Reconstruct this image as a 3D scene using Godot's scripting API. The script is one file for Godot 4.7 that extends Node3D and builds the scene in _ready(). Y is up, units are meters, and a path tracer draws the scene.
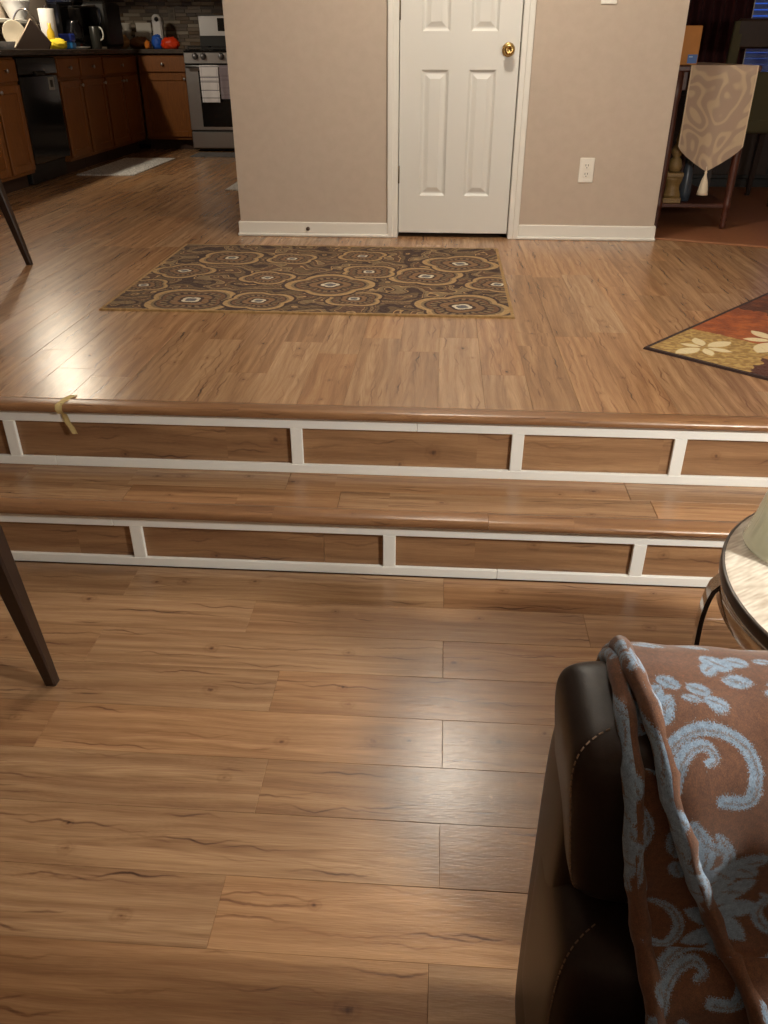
extends Node3D
# A step-down living room at night: two wood steps with white trim lead up to a landing with a closet door,
# a kitchen to the left and a dim dining room to the right.

const LOW := -0.3969          # lower floor level (upper floor is y = 0)
const MID := -0.2057          # tread level of the middle step
const STEP := 0.259           # depth of the middle step
var rng := RandomNumberGenerator.new()
var M := {}
var taken := {}
var plank_cache := {}

# ------------------------------------------------------------------ helpers
func numbered(called: String) -> String:
	if not taken.has(called):
		taken[called] = 0
		return called
	taken[called] += 1
	return "%s_%03d" % [called, taken[called]]

func thing(called: String, label: String, category: String, at := Vector3.ZERO, turn := 0.0, group := "") -> Node3D:
	var o := Node3D.new()
	o.name = numbered(called)
	add_child(o)
	o.position = at
	o.rotation.y = turn
	o.set_meta("label", label)
	o.set_meta("category", category)
	if group != "":
		o.set_meta("group", group)
	return o

func setting(called: String, label := "") -> Node3D:
	var o := Node3D.new()
	o.name = numbered(called)
	add_child(o)
	o.set_meta("kind", "structure")
	if label != "":
		o.set_meta("label", label)
	return o

func part(called: String, mesh: Mesh, m: Material, parent: Node, at := Vector3.ZERO, rot := Vector3.ZERO) -> MeshInstance3D:
	var o := MeshInstance3D.new()
	o.name = called
	o.mesh = mesh
	o.material_override = m
	o.position = at
	o.rotation = rot
	parent.add_child(o, true)
	return o

func mat(color: Color, rough := 0.6, metal := 0.0) -> StandardMaterial3D:
	var m := StandardMaterial3D.new()
	m.albedo_color = color
	m.roughness = rough
	m.metallic = metal
	return m

func c8(r: float, g: float, b: float) -> Color:
	return Color(r / 255.0, g / 255.0, b / 255.0)

# one flat polygon (fan), wound so that it faces along hint
func face(st: SurfaceTool, p: Array, hint: Vector3, uv := []) -> void:
	var n: Vector3 = (p[2] - p[0]).cross(p[1] - p[0])
	if n.length() < 1e-12 and p.size() > 3:
		n = (p[3] - p[0]).cross(p[2] - p[0])
	n = n.normalized()
	var flip := n.dot(hint) < 0.0
	if flip:
		n = -n
	for i in range(1, p.size() - 1):
		var order := [0, i + 1, i] if flip else [0, i, i + 1]
		for k in order:
			st.set_normal(n)
			var q: Vector3 = p[k]
			if uv.size() > 0:
				st.set_uv(uv[k])
			elif absf(n.y) > 0.7:
				st.set_uv(Vector2(q.x, q.z))
			elif absf(n.x) > 0.7:
				st.set_uv(Vector2(q.z, q.y))
			else:
				st.set_uv(Vector2(q.x, q.y))
			st.add_vertex(q)

func begin() -> SurfaceTool:
	var st := SurfaceTool.new()
	st.begin(Mesh.PRIMITIVE_TRIANGLES)
	return st

# chamfered box added to st: centre c, full size s, chamfer b
func add_box(st: SurfaceTool, c: Vector3, s: Vector3, b := 0.0, basis := Basis.IDENTITY) -> void:
	var h := s * 0.5
	b = minf(b, minf(h.x, minf(h.y, h.z)) * 0.98)
	var ax := [Vector3(1, 0, 0), Vector3(0, 1, 0), Vector3(0, 0, 1)]
	for a in 3:
		var u := (a + 1) % 3
		var v := (a + 2) % 3
		for sg in [-1.0, 1.0]:
			var p := []
			for q in [[-1, -1], [1, -1], [1, 1], [-1, 1]]:
				var d := Vector3.ZERO
				d[a] = sg * h[a]
				d[u] = q[0] * (h[u] - b)
				d[v] = q[1] * (h[v] - b)
				p.append(c + basis * d)
			face(st, p, basis * (ax[a] * sg))
	if b <= 0.0:
		return
	for a in 3:
		var u := (a + 1) % 3
		var v := (a + 2) % 3
		for su in [-1.0, 1.0]:
			for sv in [-1.0, 1.0]:
				var p := []
				for q in [[-1, 0], [1, 0], [1, 1], [-1, 1]]:
					var d := Vector3.ZERO
					d[a] = q[0] * (h[a] - b)
					d[u] = su * (h[u] - (b if q[1] == 1 else 0.0))
					d[v] = sv * (h[v] - (0.0 if q[1] == 1 else b))
					p.append(c + basis * d)
				face(st, p, basis * (ax[u] * su + ax[v] * sv))
	for sx in [-1.0, 1.0]:
		for sy in [-1.0, 1.0]:
			for sz in [-1.0, 1.0]:
				face(st, [c + basis * Vector3(sx * h.x, sy * (h.y - b), sz * (h.z - b)), c + basis * Vector3(sx * (h.x - b), sy * h.y, sz * (h.z - b)), c + basis * Vector3(sx * (h.x - b), sy * (h.y - b), sz * h.z)], basis * Vector3(sx, sy, sz))

func box(s: Vector3, b := 0.0) -> ArrayMesh:
	var st := begin()
	add_box(st, Vector3.ZERO, s, b)
	return st.commit()

# box between two corners, placed in place
func block(called: String, lo: Vector3, hi: Vector3, m: Material, parent: Node, b := 0.0) -> MeshInstance3D:
	return part(called, box(hi - lo, b), m, parent, (lo + hi) * 0.5)

func grid(nu: int, nv: int, f: Callable, uvf = null) -> ArrayMesh:
	var st := begin()
	st.set_smooth_group(0)
	for j in nv + 1:
		for i in nu + 1:
			var u := float(i) / nu
			var v := float(j) / nv
			st.set_uv(uvf.call(u, v) if uvf != null else Vector2(u, v))
			st.add_vertex(f.call(u, v))
	for j in nv:
		for i in nu:
			var a := j * (nu + 1) + i
			var b := a + 1
			var c := a + nu + 1
			var d := c + 1
			for k in [a, c, b, b, c, d]:
				st.add_index(k)
	st.generate_normals()
	return st.commit()

# profile: array of Vector2(radius, height) from bottom to top
func lathe(profile: Array, seg := 24) -> ArrayMesh:
	var n := profile.size() - 1
	return grid(seg, n, func(u, v):
		var k := int(round(v * n))
		var p: Vector2 = profile[k]
		return Vector3(p.x * cos(-u * TAU), p.y, p.x * sin(-u * TAU)))

func tube(pts: Array, radii: Array, seg := 8) -> ArrayMesh:
	var n := pts.size() - 1
	var ref := Vector3.UP
	var frames := []
	for i in pts.size():
		var t: Vector3 = (pts[mini(i + 1, n)] - pts[maxi(i - 1, 0)]).normalized()
		if i == 0:
			ref = Vector3.UP if absf(t.y) < 0.9 else Vector3.RIGHT
		var s := t.cross(ref).normalized()
		ref = s.cross(t).normalized()
		frames.append([s, ref])
	var st := begin()
	st.set_smooth_group(0)
	for i in pts.size():
		var r: float = radii[mini(i, radii.size() - 1)]
		for k in seg:
			var a := TAU * k / seg
			st.set_uv(Vector2(float(k) / seg, i * 0.1))
			st.add_vertex(pts[i] + frames[i][0] * (cos(a) * r) + frames[i][1] * (sin(a) * r))
	for i in n:
		for k in seg:
			var a := i * seg + k
			var b := i * seg + (k + 1) % seg
			for q in [a, a + seg, b, b, a + seg, b + seg]:
				st.add_index(q)
	for e in [0, n]:
		for k in range(1, seg - 1):
			for q in ([0, k, k + 1] if e == 0 else [0, k + 1, k]):
				st.add_index(e * seg + q)
	st.generate_normals()
	return st.commit()

# rounded cushion: superellipsoid with half sizes h and squareness e (small = boxy)
func cushion(h: Vector3, e1 := 0.4, e2 := 0.4, nu := 40, nv := 28, ex := -1.0, flare := 0.0) -> ArrayMesh:
	return grid(nu, nv, func(u, v):
		var a: float = -u * TAU
		var b: float = (v - 0.5) * PI
		var cb := pow(absf(cos(b)), e1)
		var cx := cb if ex < 0.0 else pow(absf(cos(b)), ex)
		var sb := signf(sin(b)) * pow(absf(sin(b)), e1)
		var ca := signf(cos(a)) * pow(absf(cos(a)), e2)
		var sa := signf(sin(a)) * pow(absf(sin(a)), e2)
		return Vector3(h.x * cx * ca * (1.0 + flare * sb), h.y * sb, h.z * cb * sa))

# tapered four-sided leg from top to foot
func taper(top: Vector3, foot: Vector3, st_: Vector2, sf: Vector2, b := 0.12) -> ArrayMesh:
	var st := begin()
	var ring := func(c: Vector3, s: Vector2) -> Array:
		var out := []
		for q in [[-1, -1 + b * 2], [-1 + b * 2, -1], [1 - b * 2, -1], [1, -1 + b * 2], [1, 1 - b * 2], [1 - b * 2, 1], [-1 + b * 2, 1], [-1, 1 - b * 2]]:
			out.append(c + Vector3(q[0] * s.x * 0.5, 0, q[1] * s.y * 0.5))
		return out
	var A: Array = ring.call(top, st_)
	var B: Array = ring.call(foot, sf)
	for i in 8:
		var j := (i + 1) % 8
		face(st, [A[i], A[j], B[j], B[i]], (A[i] + A[j]) * 0.5 - top)
	face(st, A, Vector3.UP)
	face(st, B, Vector3.DOWN)
	return st.commit()

# ------------------------------------------------------------------ textures
func tex(img: Image) -> ImageTexture:
	img.generate_mipmaps()
	return ImageTexture.create_from_image(img)

func noise(freq: float, seed_: int, oct := 3) -> FastNoiseLite:
	var n := FastNoiseLite.new()
	n.seed = seed_
	n.frequency = freq
	n.noise_type = FastNoiseLite.TYPE_SIMPLEX_SMOOTH
	n.fractal_octaves = oct
	return n

const STRIPS := 12
const WW := 1024
const WH := 112

func make_wood() -> void:
	var n1 := noise(1.0, 11, 3)
	var n2 := noise(1.0, 23, 2)
	var n3 := noise(1.0, 37, 2)
	var H := WH * STRIPS
	var val := PackedFloat32Array()
	val.resize(WW * H)
	var r := RandomNumberGenerator.new()
	r.seed = 71
	for k in STRIPS:
		var tone := r.randf_range(-0.09, 0.07)
		var yc := r.randf_range(0.2, 0.8)
		var cath := r.randf() < 0.45
		var xs := r.randf_range(-2.0, 2.0)
		var off := k * 37.0
		for y in WH:
			var v := float(y) / WH
			for x in WW:
				var u := float(x) / WW
				var w := n2.get_noise_2d(u * 1.5 + off, v * 0.8 + off) * 0.085
				var vv := v + w
				var b := n1.get_noise_2d(u * 0.9 + off, vv * 4.6)
				var g := n3.get_noise_2d(u * 7.0 + off, vv * 58.0)
				var t := 0.60 + tone + b * 0.25 + g * 0.12
				if cath:
					var q := (vv - yc) * 3.2
					var m := exp(-q * q * 2.2)
					t += sin((q * q * 2.4 + (u + xs) * 1.6) * 26.0) * 0.055 * m
				val[(k * WH + y) * WW + x] = t
		# knots and cracks: matter of its own, drawn into the grain
		for c in r.randi_range(7, 13):
			var x0 := r.randf_range(-80, WW - 60)
			var ln := r.randf_range(60, 420)
			var y0 := r.randf_range(8, WH - 8)
			var th := r.randf_range(0.1, 1.1)
			var dk := r.randf_range(0.10, 0.32)
			for x in range(maxi(0, int(x0)), mini(WW, int(x0 + ln))):
				var s := (x - x0) / ln
				var env := sin(s * PI)
				var yy := y0 + n2.get_noise_2d(x * 0.006 + c * 9.0, k * 3.0) * 9.0 + n3.get_noise_2d(x * 0.02 + c * 5.0, k * 7.0) * 2.0
				var half := th * env * (0.55 + 0.9 * absf(n1.get_noise_2d(x * 0.02, c + k * 11.0))) + 0.4
				for y in range(maxi(0, int(yy - half - 4)), mini(WH, int(yy + half + 5))):
					var d := absf(y - yy)
					var fall := clampf(1.0 - (d - half) / 1.2, 0.0, 1.0) + 0.22 * clampf(1.0 - d / (half + 4.0), 0.0, 1.0)
					val[(k * WH + y) * WW + x] -= dk * fall * env
		for c in r.randi_range(1, 3):
			var kx := r.randf_range(30, WW - 30)
			var ky := r.randf_range(12, WH - 12)
			var kr := r.randf_range(2.5, 6.5)
			for y in range(maxi(0, int(ky - kr * 4)), mini(WH, int(ky + kr * 4))):
				for x in range(maxi(0, int(kx - kr * 8)), mini(WW, int(kx + kr * 8))):
					var d := Vector2((x - kx) / 1.9, y - ky).length() / kr
					d += n3.get_noise_2d(x * 0.05, y * 0.05) * 0.5
					var a := 0.40 * exp(-d * d * 1.6) + 0.09 * exp(-pow(d - 1.9, 2.0) * 3.0)
					val[(k * WH + y) * WW + x] -= a
	var col := PackedByteArray()
	col.resize(WW * H * 3)
	var bump := PackedByteArray()
	bump.resize(WW * H)
	var rgh := PackedByteArray()
	rgh.resize(WW * H)
	var lut := PackedByteArray()
	for i in 256:
		var t := i / 255.0
		var c: Color
		if t < 0.35:
			c = c8(62, 42, 31).lerp(c8(132, 98, 73), t / 0.35)
		else:
			c = c8(132, 99, 71).lerp(c8(206, 169, 129), (t - 0.35) / 0.65)
		lut.append_array([int(c.r * 255), int(c.g * 255), int(c.b * 255)])
	for i in WW * H:
		var q := clampi(int(val[i] * 255.0), 0, 255)
		col[i * 3] = lut[q * 3]
		col[i * 3 + 1] = lut[q * 3 + 1]
		col[i * 3 + 2] = lut[q * 3 + 2]
		bump[i] = clampi(int(val[i] * 90.0 + n3.get_noise_2d((i % WW) * 0.02, (i / WW) * 0.9) * 90.0 + 60), 0, 255)
	var im := Image.create_from_data(WW, H, false, Image.FORMAT_RGB8, col)
	var bm := Image.create_from_data(WW, H, false, Image.FORMAT_L8, bump)
	bm.convert(Image.FORMAT_RGBA8)
	bm.bump_map_to_normal_map(1.0)
	M.wood_tex = tex(im)
	M.wood_normal = tex(bm)

func wood_mat(tint: Color, rough := 0.26) -> StandardMaterial3D:
	var m := mat(tint, rough)
	m.albedo_texture = M.wood_tex
	m.normal_enabled = true
	m.normal_texture = M.wood_normal
	m.normal_scale = 0.22
	m.metallic_specular = 0.5
	return m

# a board along x with its top at y = 0, from x = 0 to len, z from 0 to wid, printed with strip k of the wood sheet
func board(len_: float, wid: float, thick: float, k: int, u0 := 0.0, b := 0.0006, v_from := 0.03, v_to := 0.97) -> ArrayMesh:
	var key := "%.3f/%.3f/%.3f/%d/%.2f/%.4f/%.2f" % [len_, wid, thick, k, u0, b, v_to]
	if plank_cache.has(key):
		return plank_cache[key]
	var st := begin()
	var va := (k + v_from) / STRIPS
	var vb := (k + v_to) / STRIPS
	var L := len_
	var p := [Vector3(b, 0, b), Vector3(L - b, 0, b), Vector3(L - b, 0, wid - b), Vector3(b, 0, wid - b)]
	var q := [Vector3(0, -b, 0), Vector3(L, -b, 0), Vector3(L, -b, wid), Vector3(0, -b, wid)]
	var w := [Vector3(0, -thick, 0), Vector3(L, -thick, 0), Vector3(L, -thick, wid), Vector3(0, -thick, wid)]
	var uv := [Vector2(u0, va), Vector2(u0 + L / 0.9, va), Vector2(u0 + L / 0.9, vb), Vector2(u0, vb)]
	face(st, p, Vector3.UP, uv)
	var out := [Vector3(0, 1, -1), Vector3(1, 1, 0), Vector3(0, 1, 1), Vector3(-1, 1, 0)]
	for i in 4:
		var j := (i + 1) % 4
		face(st, [p[i], p[j], q[j], q[i]], out[i], [uv[i], uv[j], uv[j], uv[i]])
		face(st, [q[i], q[j], w[j], w[i]], out[i] * Vector3(1, 0, 1), [uv[i], uv[j], uv[j], uv[i]])
	st.generate_tangents()
	var m := st.commit()
	plank_cache[key] = m
	return m

func noise_tex(freq: float, seed_: int, a: Color, b: Color, size := 256, normal := 0.0) -> Texture2D:
	var n := noise(freq, seed_, 4)
	var img := n.get_seamless_image(size, size)
	img.convert(Image.FORMAT_RGBA8)
	if normal > 0.0:
		img.bump_map_to_normal_map(normal)
		return tex(img)
	for y in size:
		for x in size:
			img.set_pixel(x, y, a.lerp(b, img.get_pixel(x, y).r))
	return tex(img)

func grained(a: Color, b: Color, rough: float, scale: float, seed_: int, normal := 0.0) -> StandardMaterial3D:
	var m := mat(Color.WHITE, rough)
	m.albedo_texture = noise_tex(0.03, seed_, a, b, 256)
	if normal > 0.0:
		m.normal_enabled = true
		m.normal_texture = noise_tex(0.06, seed_ + 1, a, b, 256, normal)
		m.normal_scale = 0.5
	m.uv1_triplanar = true
	m.uv1_world_triplanar = true
	m.uv1_scale = Vector3.ONE * scale
	return m

# stretched-grain wood for furniture (grain runs along the first texture axis)
func furniture_wood(a: Color, b: Color, rough: float, seed_: int, scale: Vector3) -> StandardMaterial3D:
	var n := noise(1.0, seed_, 3)
	var img := Image.create(128, 256, false, Image.FORMAT_RGB8)
	for y in 256:
		for x in 128:
			var w := n.get_noise_2d(x * 0.012, y * 0.006) * 14.0
			var t := 0.5 + 0.5 * n.get_noise_2d((x + w) * 0.18, y * 0.012) + 0.16 * sin((x + w * 2.2) * 0.55)
			img.set_pixel(x, y, a.lerp(b, clampf(t, 0, 1)))
	var m := mat(Color.WHITE, rough)
	m.albedo_texture = tex(img)
	m.uv1_triplanar = true
	m.uv1_scale = scale
	return m

func stamp(img: Image, x: float, y: float, r: float, c: Color) -> void:
	var w := img.get_width()
	var h := img.get_height()
	for j in range(int(y - r - 1), int(y + r + 2)):
		for i in range(int(x - r - 1), int(x + r + 2)):
			if i < 0 or j < 0 or i >= w or j >= h:
				continue
			var d := Vector2(i - x, j - y).length()
			if d < r + 0.7:
				img.set_pixel(i, j, img.get_pixel(i, j).lerp(c, clampf(r + 0.7 - d, 0, 1)))

func stroke(img: Image, pts: Array, r0: float, r1: float, c: Color) -> void:
	var cv := Curve2D.new()
	for i in pts.size():
		var a: Vector2 = pts[maxi(i - 1, 0)]
		var b: Vector2 = pts[mini(i + 1, pts.size() - 1)]
		var t := (b - a) / 6.0
		cv.add_point(pts[i], -t, t)
	var L := cv.get_baked_length()
	var n := int(L / 1.6) + 2
	for i in n:
		var s := float(i) / (n - 1)
		var p := cv.sample_baked(L * s)
		stamp(img, p.x, p.y, lerpf(r0, r1, s) * (0.75 + 0.35 * sin(s * PI)), c)

func leaf(img: Image, x: float, y: float, ln: float, w: float, ang: float, c: Color) -> void:
	var d := Vector2(cos(ang), sin(ang))
	for i in 24:
		var s := (i + 0.5) / 24.0
		stamp(img, x + d.x * ln * (s - 0.5), y + d.y * ln * (s - 0.5), maxf(1.0, w * 0.5 * sin(s * PI)), c)

# ------------------------------------------------------------------ the scene
func _ready() -> void:
	rng.seed = 5
	# camera
	var cam := Camera3D.new()
	cam.name = "camera"
	add_child(cam)
	cam.position = Vector3(0, 0.9315, 2.1991)
	cam.rotation = Vector3(-0.5214, 0.0685, 0)
	cam.fov = rad_to_deg(2.0 * atan(512.0 / 807.4))
	cam.near = 0.05
	cam.far = 60.0
	cam.current = true
	# night sky outside the windows
	var we := WorldEnvironment.new()
	we.name = "environment"
	var env := Environment.new()
	env.background_mode = Environment.BG_SKY
	var sm := ProceduralSkyMaterial.new()
	sm.sky_top_color = c8(18, 44, 120)
	sm.sky_horizon_color = c8(30, 66, 150)
	sm.ground_bottom_color = c8(10, 14, 24)
	sm.ground_horizon_color = c8(22, 40, 84)
	var sky := Sky.new()
	sky.sky_material = sm
	env.sky = sky
	env.background_energy_multiplier = 2.0
	env.tonemap_mode = Environment.TONE_MAPPER_LINEAR
	env.tonemap_exposure = 1.0
	env.sdfgi_enabled = true
	env.ssao_enabled = true
	env.ssil_enabled = true
	we.environment = env
	add_child(we)
	make_materials()
	build_lamps()
	build_shell()
	build_upper_floor()
	build_lower_floor()
	build_steps()
	build_closet_wall()
	build_recliner()
	build_side_table()
	build_chairs()
	build_rugs()
	build_kitchen()
	build_range()
	build_counter_items()
	build_dining_side()

func omni(called: String, at: Vector3, color: Color, energy: float, size: float) -> OmniLight3D:
	var l := OmniLight3D.new()
	l.name = called
	l.position = at
	l.light_color = color
	l.light_energy = energy
	l.light_size = size
	l.omni_range = 20.0
	l.omni_attenuation = 2.0
	l.shadow_enabled = true
	add_child(l)
	return l

func glow(color: Color, energy: float) -> StandardMaterial3D:
	var m := mat(color, 0.5)
	m.emission_enabled = true
	m.emission = color
	m.emission_energy_multiplier = energy
	return m

func build_lamps() -> void:
	# flush dome on the landing ceiling
	var at := Vector3(0.13, 2.45, -1.45)
	var t := thing("ceiling_light", "round frosted dome ceiling light above the patterned landing rug", "ceiling light", at)
	part("canopy", lathe([Vector2(0, -0.03), Vector2(0.15, -0.03), Vector2(0.17, -0.02), Vector2(0.17, 0), Vector2(0, 0)]), M.brass, t)
	part("lamp_dome", lathe([Vector2(0.001, -0.125), Vector2(0.06, -0.12), Vector2(0.11, -0.095), Vector2(0.14, -0.06), Vector2(0.15, -0.03)]), glow(Color(1, 0.88, 0.72), 4.0), t)
	omni("landing_light", Vector3(0.13, 2.30, -1.45), Color(1.0, 0.97, 0.915), 2.35, 0.10)
	# floor lamp beside the side table, right of the frame
	var f := thing("floor_lamp", "tall floor lamp with drum shade beside the round side table", "lamp", Vector3(1.42, LOW, 1.42))
	part("base", lathe([Vector2(0, 0), Vector2(0.14, 0), Vector2(0.14, 0.015), Vector2(0.03, 0.03), Vector2(0, 0.03)]), M.dark_metal, f)
	part("pole", lathe([Vector2(0, 0.02), Vector2(0.012, 0.02), Vector2(0.012, 1.36), Vector2(0, 1.36)], 12), M.dark_metal, f)
	var sh := mat(c8(240, 232, 215), 0.9)
	sh.backlight_enabled = true
	sh.backlight = Color(0.5, 0.48, 0.42)
	sh.cull_mode = BaseMaterial3D.CULL_DISABLED
	part("bulb", cushion(Vector3(0.035, 0.05, 0.035), 1.0, 1.0, 16, 10), glow(Color(1, 0.95, 0.86), 6.0), f, Vector3(0, 1.42, 0))
	part("lamp_shade", lathe([Vector2(0.17, 1.47), Vector2(0.15, 1.66)], 32), sh, f)
	omni("floor_lamp_light", Vector3(1.42, LOW + 1.42, 1.42), Color(1.0, 0.985, 0.945), 3.5, 0.07)
	# tube over the kitchen sink
	var k := thing("sink_light", "slim white tube light fixed above the kitchen sink window", "light", Vector3(-3.46, 2.02, -4.85))
	part("housing", box(Vector3(0.10, 0.05, 0.62), 0.01), M.white_paint, k, Vector3(0, 0.03, 0))
	part("tube", box(Vector3(0.05, 0.03, 0.56), 0.012), glow(Color(0.86, 0.93, 1.0), 2.0), k, Vector3(0, -0.01, 0))
	var sp := SpotLight3D.new()
	sp.name = "sink_tube_light"
	sp.position = Vector3(-3.46, 1.985, -4.85)
	sp.rotation = Vector3(-PI / 2, 0, 0)
	sp.light_color = Color(1.0, 0.94, 0.84)
	sp.light_energy = 2.5
	sp.light_size = 0.05
	sp.spot_angle = 80.0
	sp.spot_angle_attenuation = 0.3
	sp.spot_range = 20.0
	sp.spot_attenuation = 2.0
	sp.shadow_enabled = true
	add_child(sp)

func make_materials() -> void:
	make_wood()
	M.floor_a = wood_mat(Color(1, 1, 1))
	M.floor_b = wood_mat(Color(0.95, 0.93, 0.91))
	M.floor_c = wood_mat(Color(1.0, 0.965, 0.93))
	M.riser = wood_mat(Color(0.93, 0.90, 0.87), 0.5)
	M.nosing = wood_mat(Color(0.86, 0.80, 0.75), 0.3)
	M.white_trim = mat(c8(238, 238, 234), 0.5)
	M.white_paint = mat(c8(226, 222, 213), 0.45)
	M.wall = grained(c8(184, 168, 152), c8(190, 174, 158), 0.85, 1.7, 101)
	M.ceiling = mat(c8(232, 228, 220), 0.9)
	M.slab = mat(c8(120, 84, 56), 0.8)
	M.brass = mat(c8(188, 156, 100), 0.25, 1.0)
	M.hinge = mat(c8(96, 82, 60), 0.5, 0.6)
	M.dark_metal = mat(c8(40, 36, 34), 0.4, 0.8)
	M.chrome = mat(c8(205, 200, 195), 0.12, 1.0)
	M.steel = mat(c8(178, 178, 180), 0.34, 1.0)
	M.black_gloss = mat(c8(14, 14, 16), 0.12)
	M.black = mat(c8(18, 17, 17), 0.5)
	M.dark_wood = furniture_wood(c8(30, 18, 12), c8(52, 32, 22), 0.42, 301, Vector3(5, 1.2, 5))
	M.console_wood = furniture_wood(c8(58, 28, 18), c8(92, 46, 30), 0.4, 311, Vector3(5, 1.2, 5))
	M.oak = furniture_wood(c8(104, 59, 18), c8(138, 83, 29), 0.42, 321, Vector3(6, 1.4, 6))
	M.granite = grained(c8(52, 46, 42), c8(98, 88, 80), 0.25, 9.0, 131)
	var le := grained(c8(33, 22, 18), c8(41, 29, 23), 0.40, 16.0, 141)
	le.normal_enabled = true
	le.normal_texture = noise_tex(0.14, 151, Color.BLACK, Color.WHITE, 256, 3.0)
	le.normal_scale = 0.12
	le.metallic_specular = 0.35
	M.leather = le
	M.stitch = mat(c8(120, 96, 78), 0.8)

# ------------------------------------------------------------------ room shell
func build_shell() -> void:
	var c := setting("ceiling", "plain white ceiling over the whole open plan")
	block("ceiling_slab", Vector3(-3.9, 2.45, -7.7), Vector3(3.8, 2.6, 4.7), M.ceiling, c)
	# left wall with the kitchen window above the sink
	var w := setting("wall_left", "beige wall on the left side of kitchen and living room")
	block("wall_panel", Vector3(-3.9, LOW - 0.1, -4.45), Vector3(-3.75, 2.45, 4.7), M.wall, w)
	block("wall_panel", Vector3(-3.9, -0.1, -7.7), Vector3(-3.75, 2.45, -5.35), M.wall, w)
	block("wall_panel", Vector3(-3.9, -0.1, -5.35), Vector3(-3.75, 1.14, -4.45), M.wall, w)
	block("wall_panel", Vector3(-3.9, 1.85, -5.35), Vector3(-3.75, 2.45, -4.45), M.wall, w)
	var win := setting("window_1", "kitchen window over the sink with blue dusk outside")
	for z in [-5.35, -4.49]:
		block("window_frame", Vector3(-3.84, 1.14, z), Vector3(-3.74, 1.85, z + 0.04), M.white_paint, win, 0.004)
	for y in [1.14, 1.48, 1.81]:
		block("window_frame", Vector3(-3.84, y, -5.31), Vector3(-3.76, y + 0.04, -4.49), M.white_paint, win, 0.004)
	block("window_sill", Vector3(-3.84, 1.11, -5.85), Vector3(-3.57, 1.14, -4.4), M.white_paint, win, 0.005)
	var gl := mat(Color(0.9, 0.95, 1.0, 0.08), 0.03)
	gl.transparency = BaseMaterial3D.TRANSPARENCY_ALPHA
	M.pane = gl
	block("pane", Vector3(-3.805, 1.18, -5.31), Vector3(-3.80, 1.48, -4.49), gl, win)
	block("pane", Vector3(-3.805, 1.52, -5.31), Vector3(-3.80, 1.81, -4.49), gl, win)
	w = setting("wall_back", "kitchen back wall behind the range")
	block("wall_panel", Vector3(-3.75, -0.1, -7.7), Vector3(-1.02, 2.45, -7.55), M.wall, w)
	w = setting("wall_right", "beige wall on the far right side")
	block("wall_panel", Vector3(3.6, LOW - 0.1, -5.4), Vector3(3.75, 2.45, 4.7), M.wall, w)
	w = setting("wall_rear", "beige wall behind the camera")
	block("wall_panel", Vector3(-3.75, LOW - 0.1, 4.5), Vector3(3.6, 2.45, 4.65), M.wall, w)

func lay(parent: Node3D, x: float, z: float, len_: float, wid: float, along_z: bool, y := 0.0) -> void:
	var k := rng.randi_range(0, STRIPS - 1)
	var u0 := 0.0 if len_ > 0.85 else rng.randi_range(0, 3) * 0.1
	var m: Material = [M.floor_a, M.floor_b, M.floor_c][rng.randi_range(0, 2)]
	var b := board(len_ - 0.0004, wid - 0.0004, 0.008, k, u0)
	var flip := rng.randf() < 0.5
	if along_z:
		# turned so that its length runs along z
		part("plank", b, m, parent, Vector3(x, y, z + len_) if not flip else Vector3(x + wid, y, z), Vector3(0, PI / 2 if not flip else -PI / 2, 0))
	else:
		part("plank", b, m, parent, Vector3(x, y, z) if not flip else Vector3(x + len_, y, z + wid), Vector3(0, 0.0 if not flip else PI, 0))

func build_upper_floor() -> void:
	var f := setting("floor_upper", "raised wood plank floor running back to the kitchen")
	block("slab", Vector3(-3.75, -0.12, -7.55), Vector3(3.6, -0.008, -0.02), M.slab, f)
	block("slab", Vector3(-3.75, LOW, -0.12), Vector3(3.6, -0.10, -0.02), M.slab, f)
	var W := 0.142
	var x := -3.26
	while x < 2.6:
		var z0 := -2.59
		if x + W < -1.05:
			z0 = -7.05
		var z := -0.024
		var first := rng.randf_range(0.18, 0.9)
		while z > z0 + 0.02:
			var ln := first if z > -0.03 else 0.9
			ln = minf(ln, z - z0)
			lay(f, x, z - ln, ln, W, true)
			z -= ln
		x += W

func build_lower_floor() -> void:
	var f := setting("floor_lower", "lower living room floor of brown wood planks")
	block("slab", Vector3(-3.75, LOW - 0.12, 0.2), Vector3(3.6, LOW - 0.008, 4.5), M.slab, f)
	var W := 0.142
	var joints := [0.04, -0.478, 0.04, -0.361, 0.04, -0.334, 0.036, -0.358, 0.02, -0.45, 0.05, -0.4, 0.04, -0.36, 0.03]
	for i in 15:
		var z := 0.265 + i * W
		var x: float = joints[i] - 0.895 * 2
		while x < 2.6:
			lay(f, x, z, 0.895, W, false, LOW)
			x += 0.895

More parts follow.
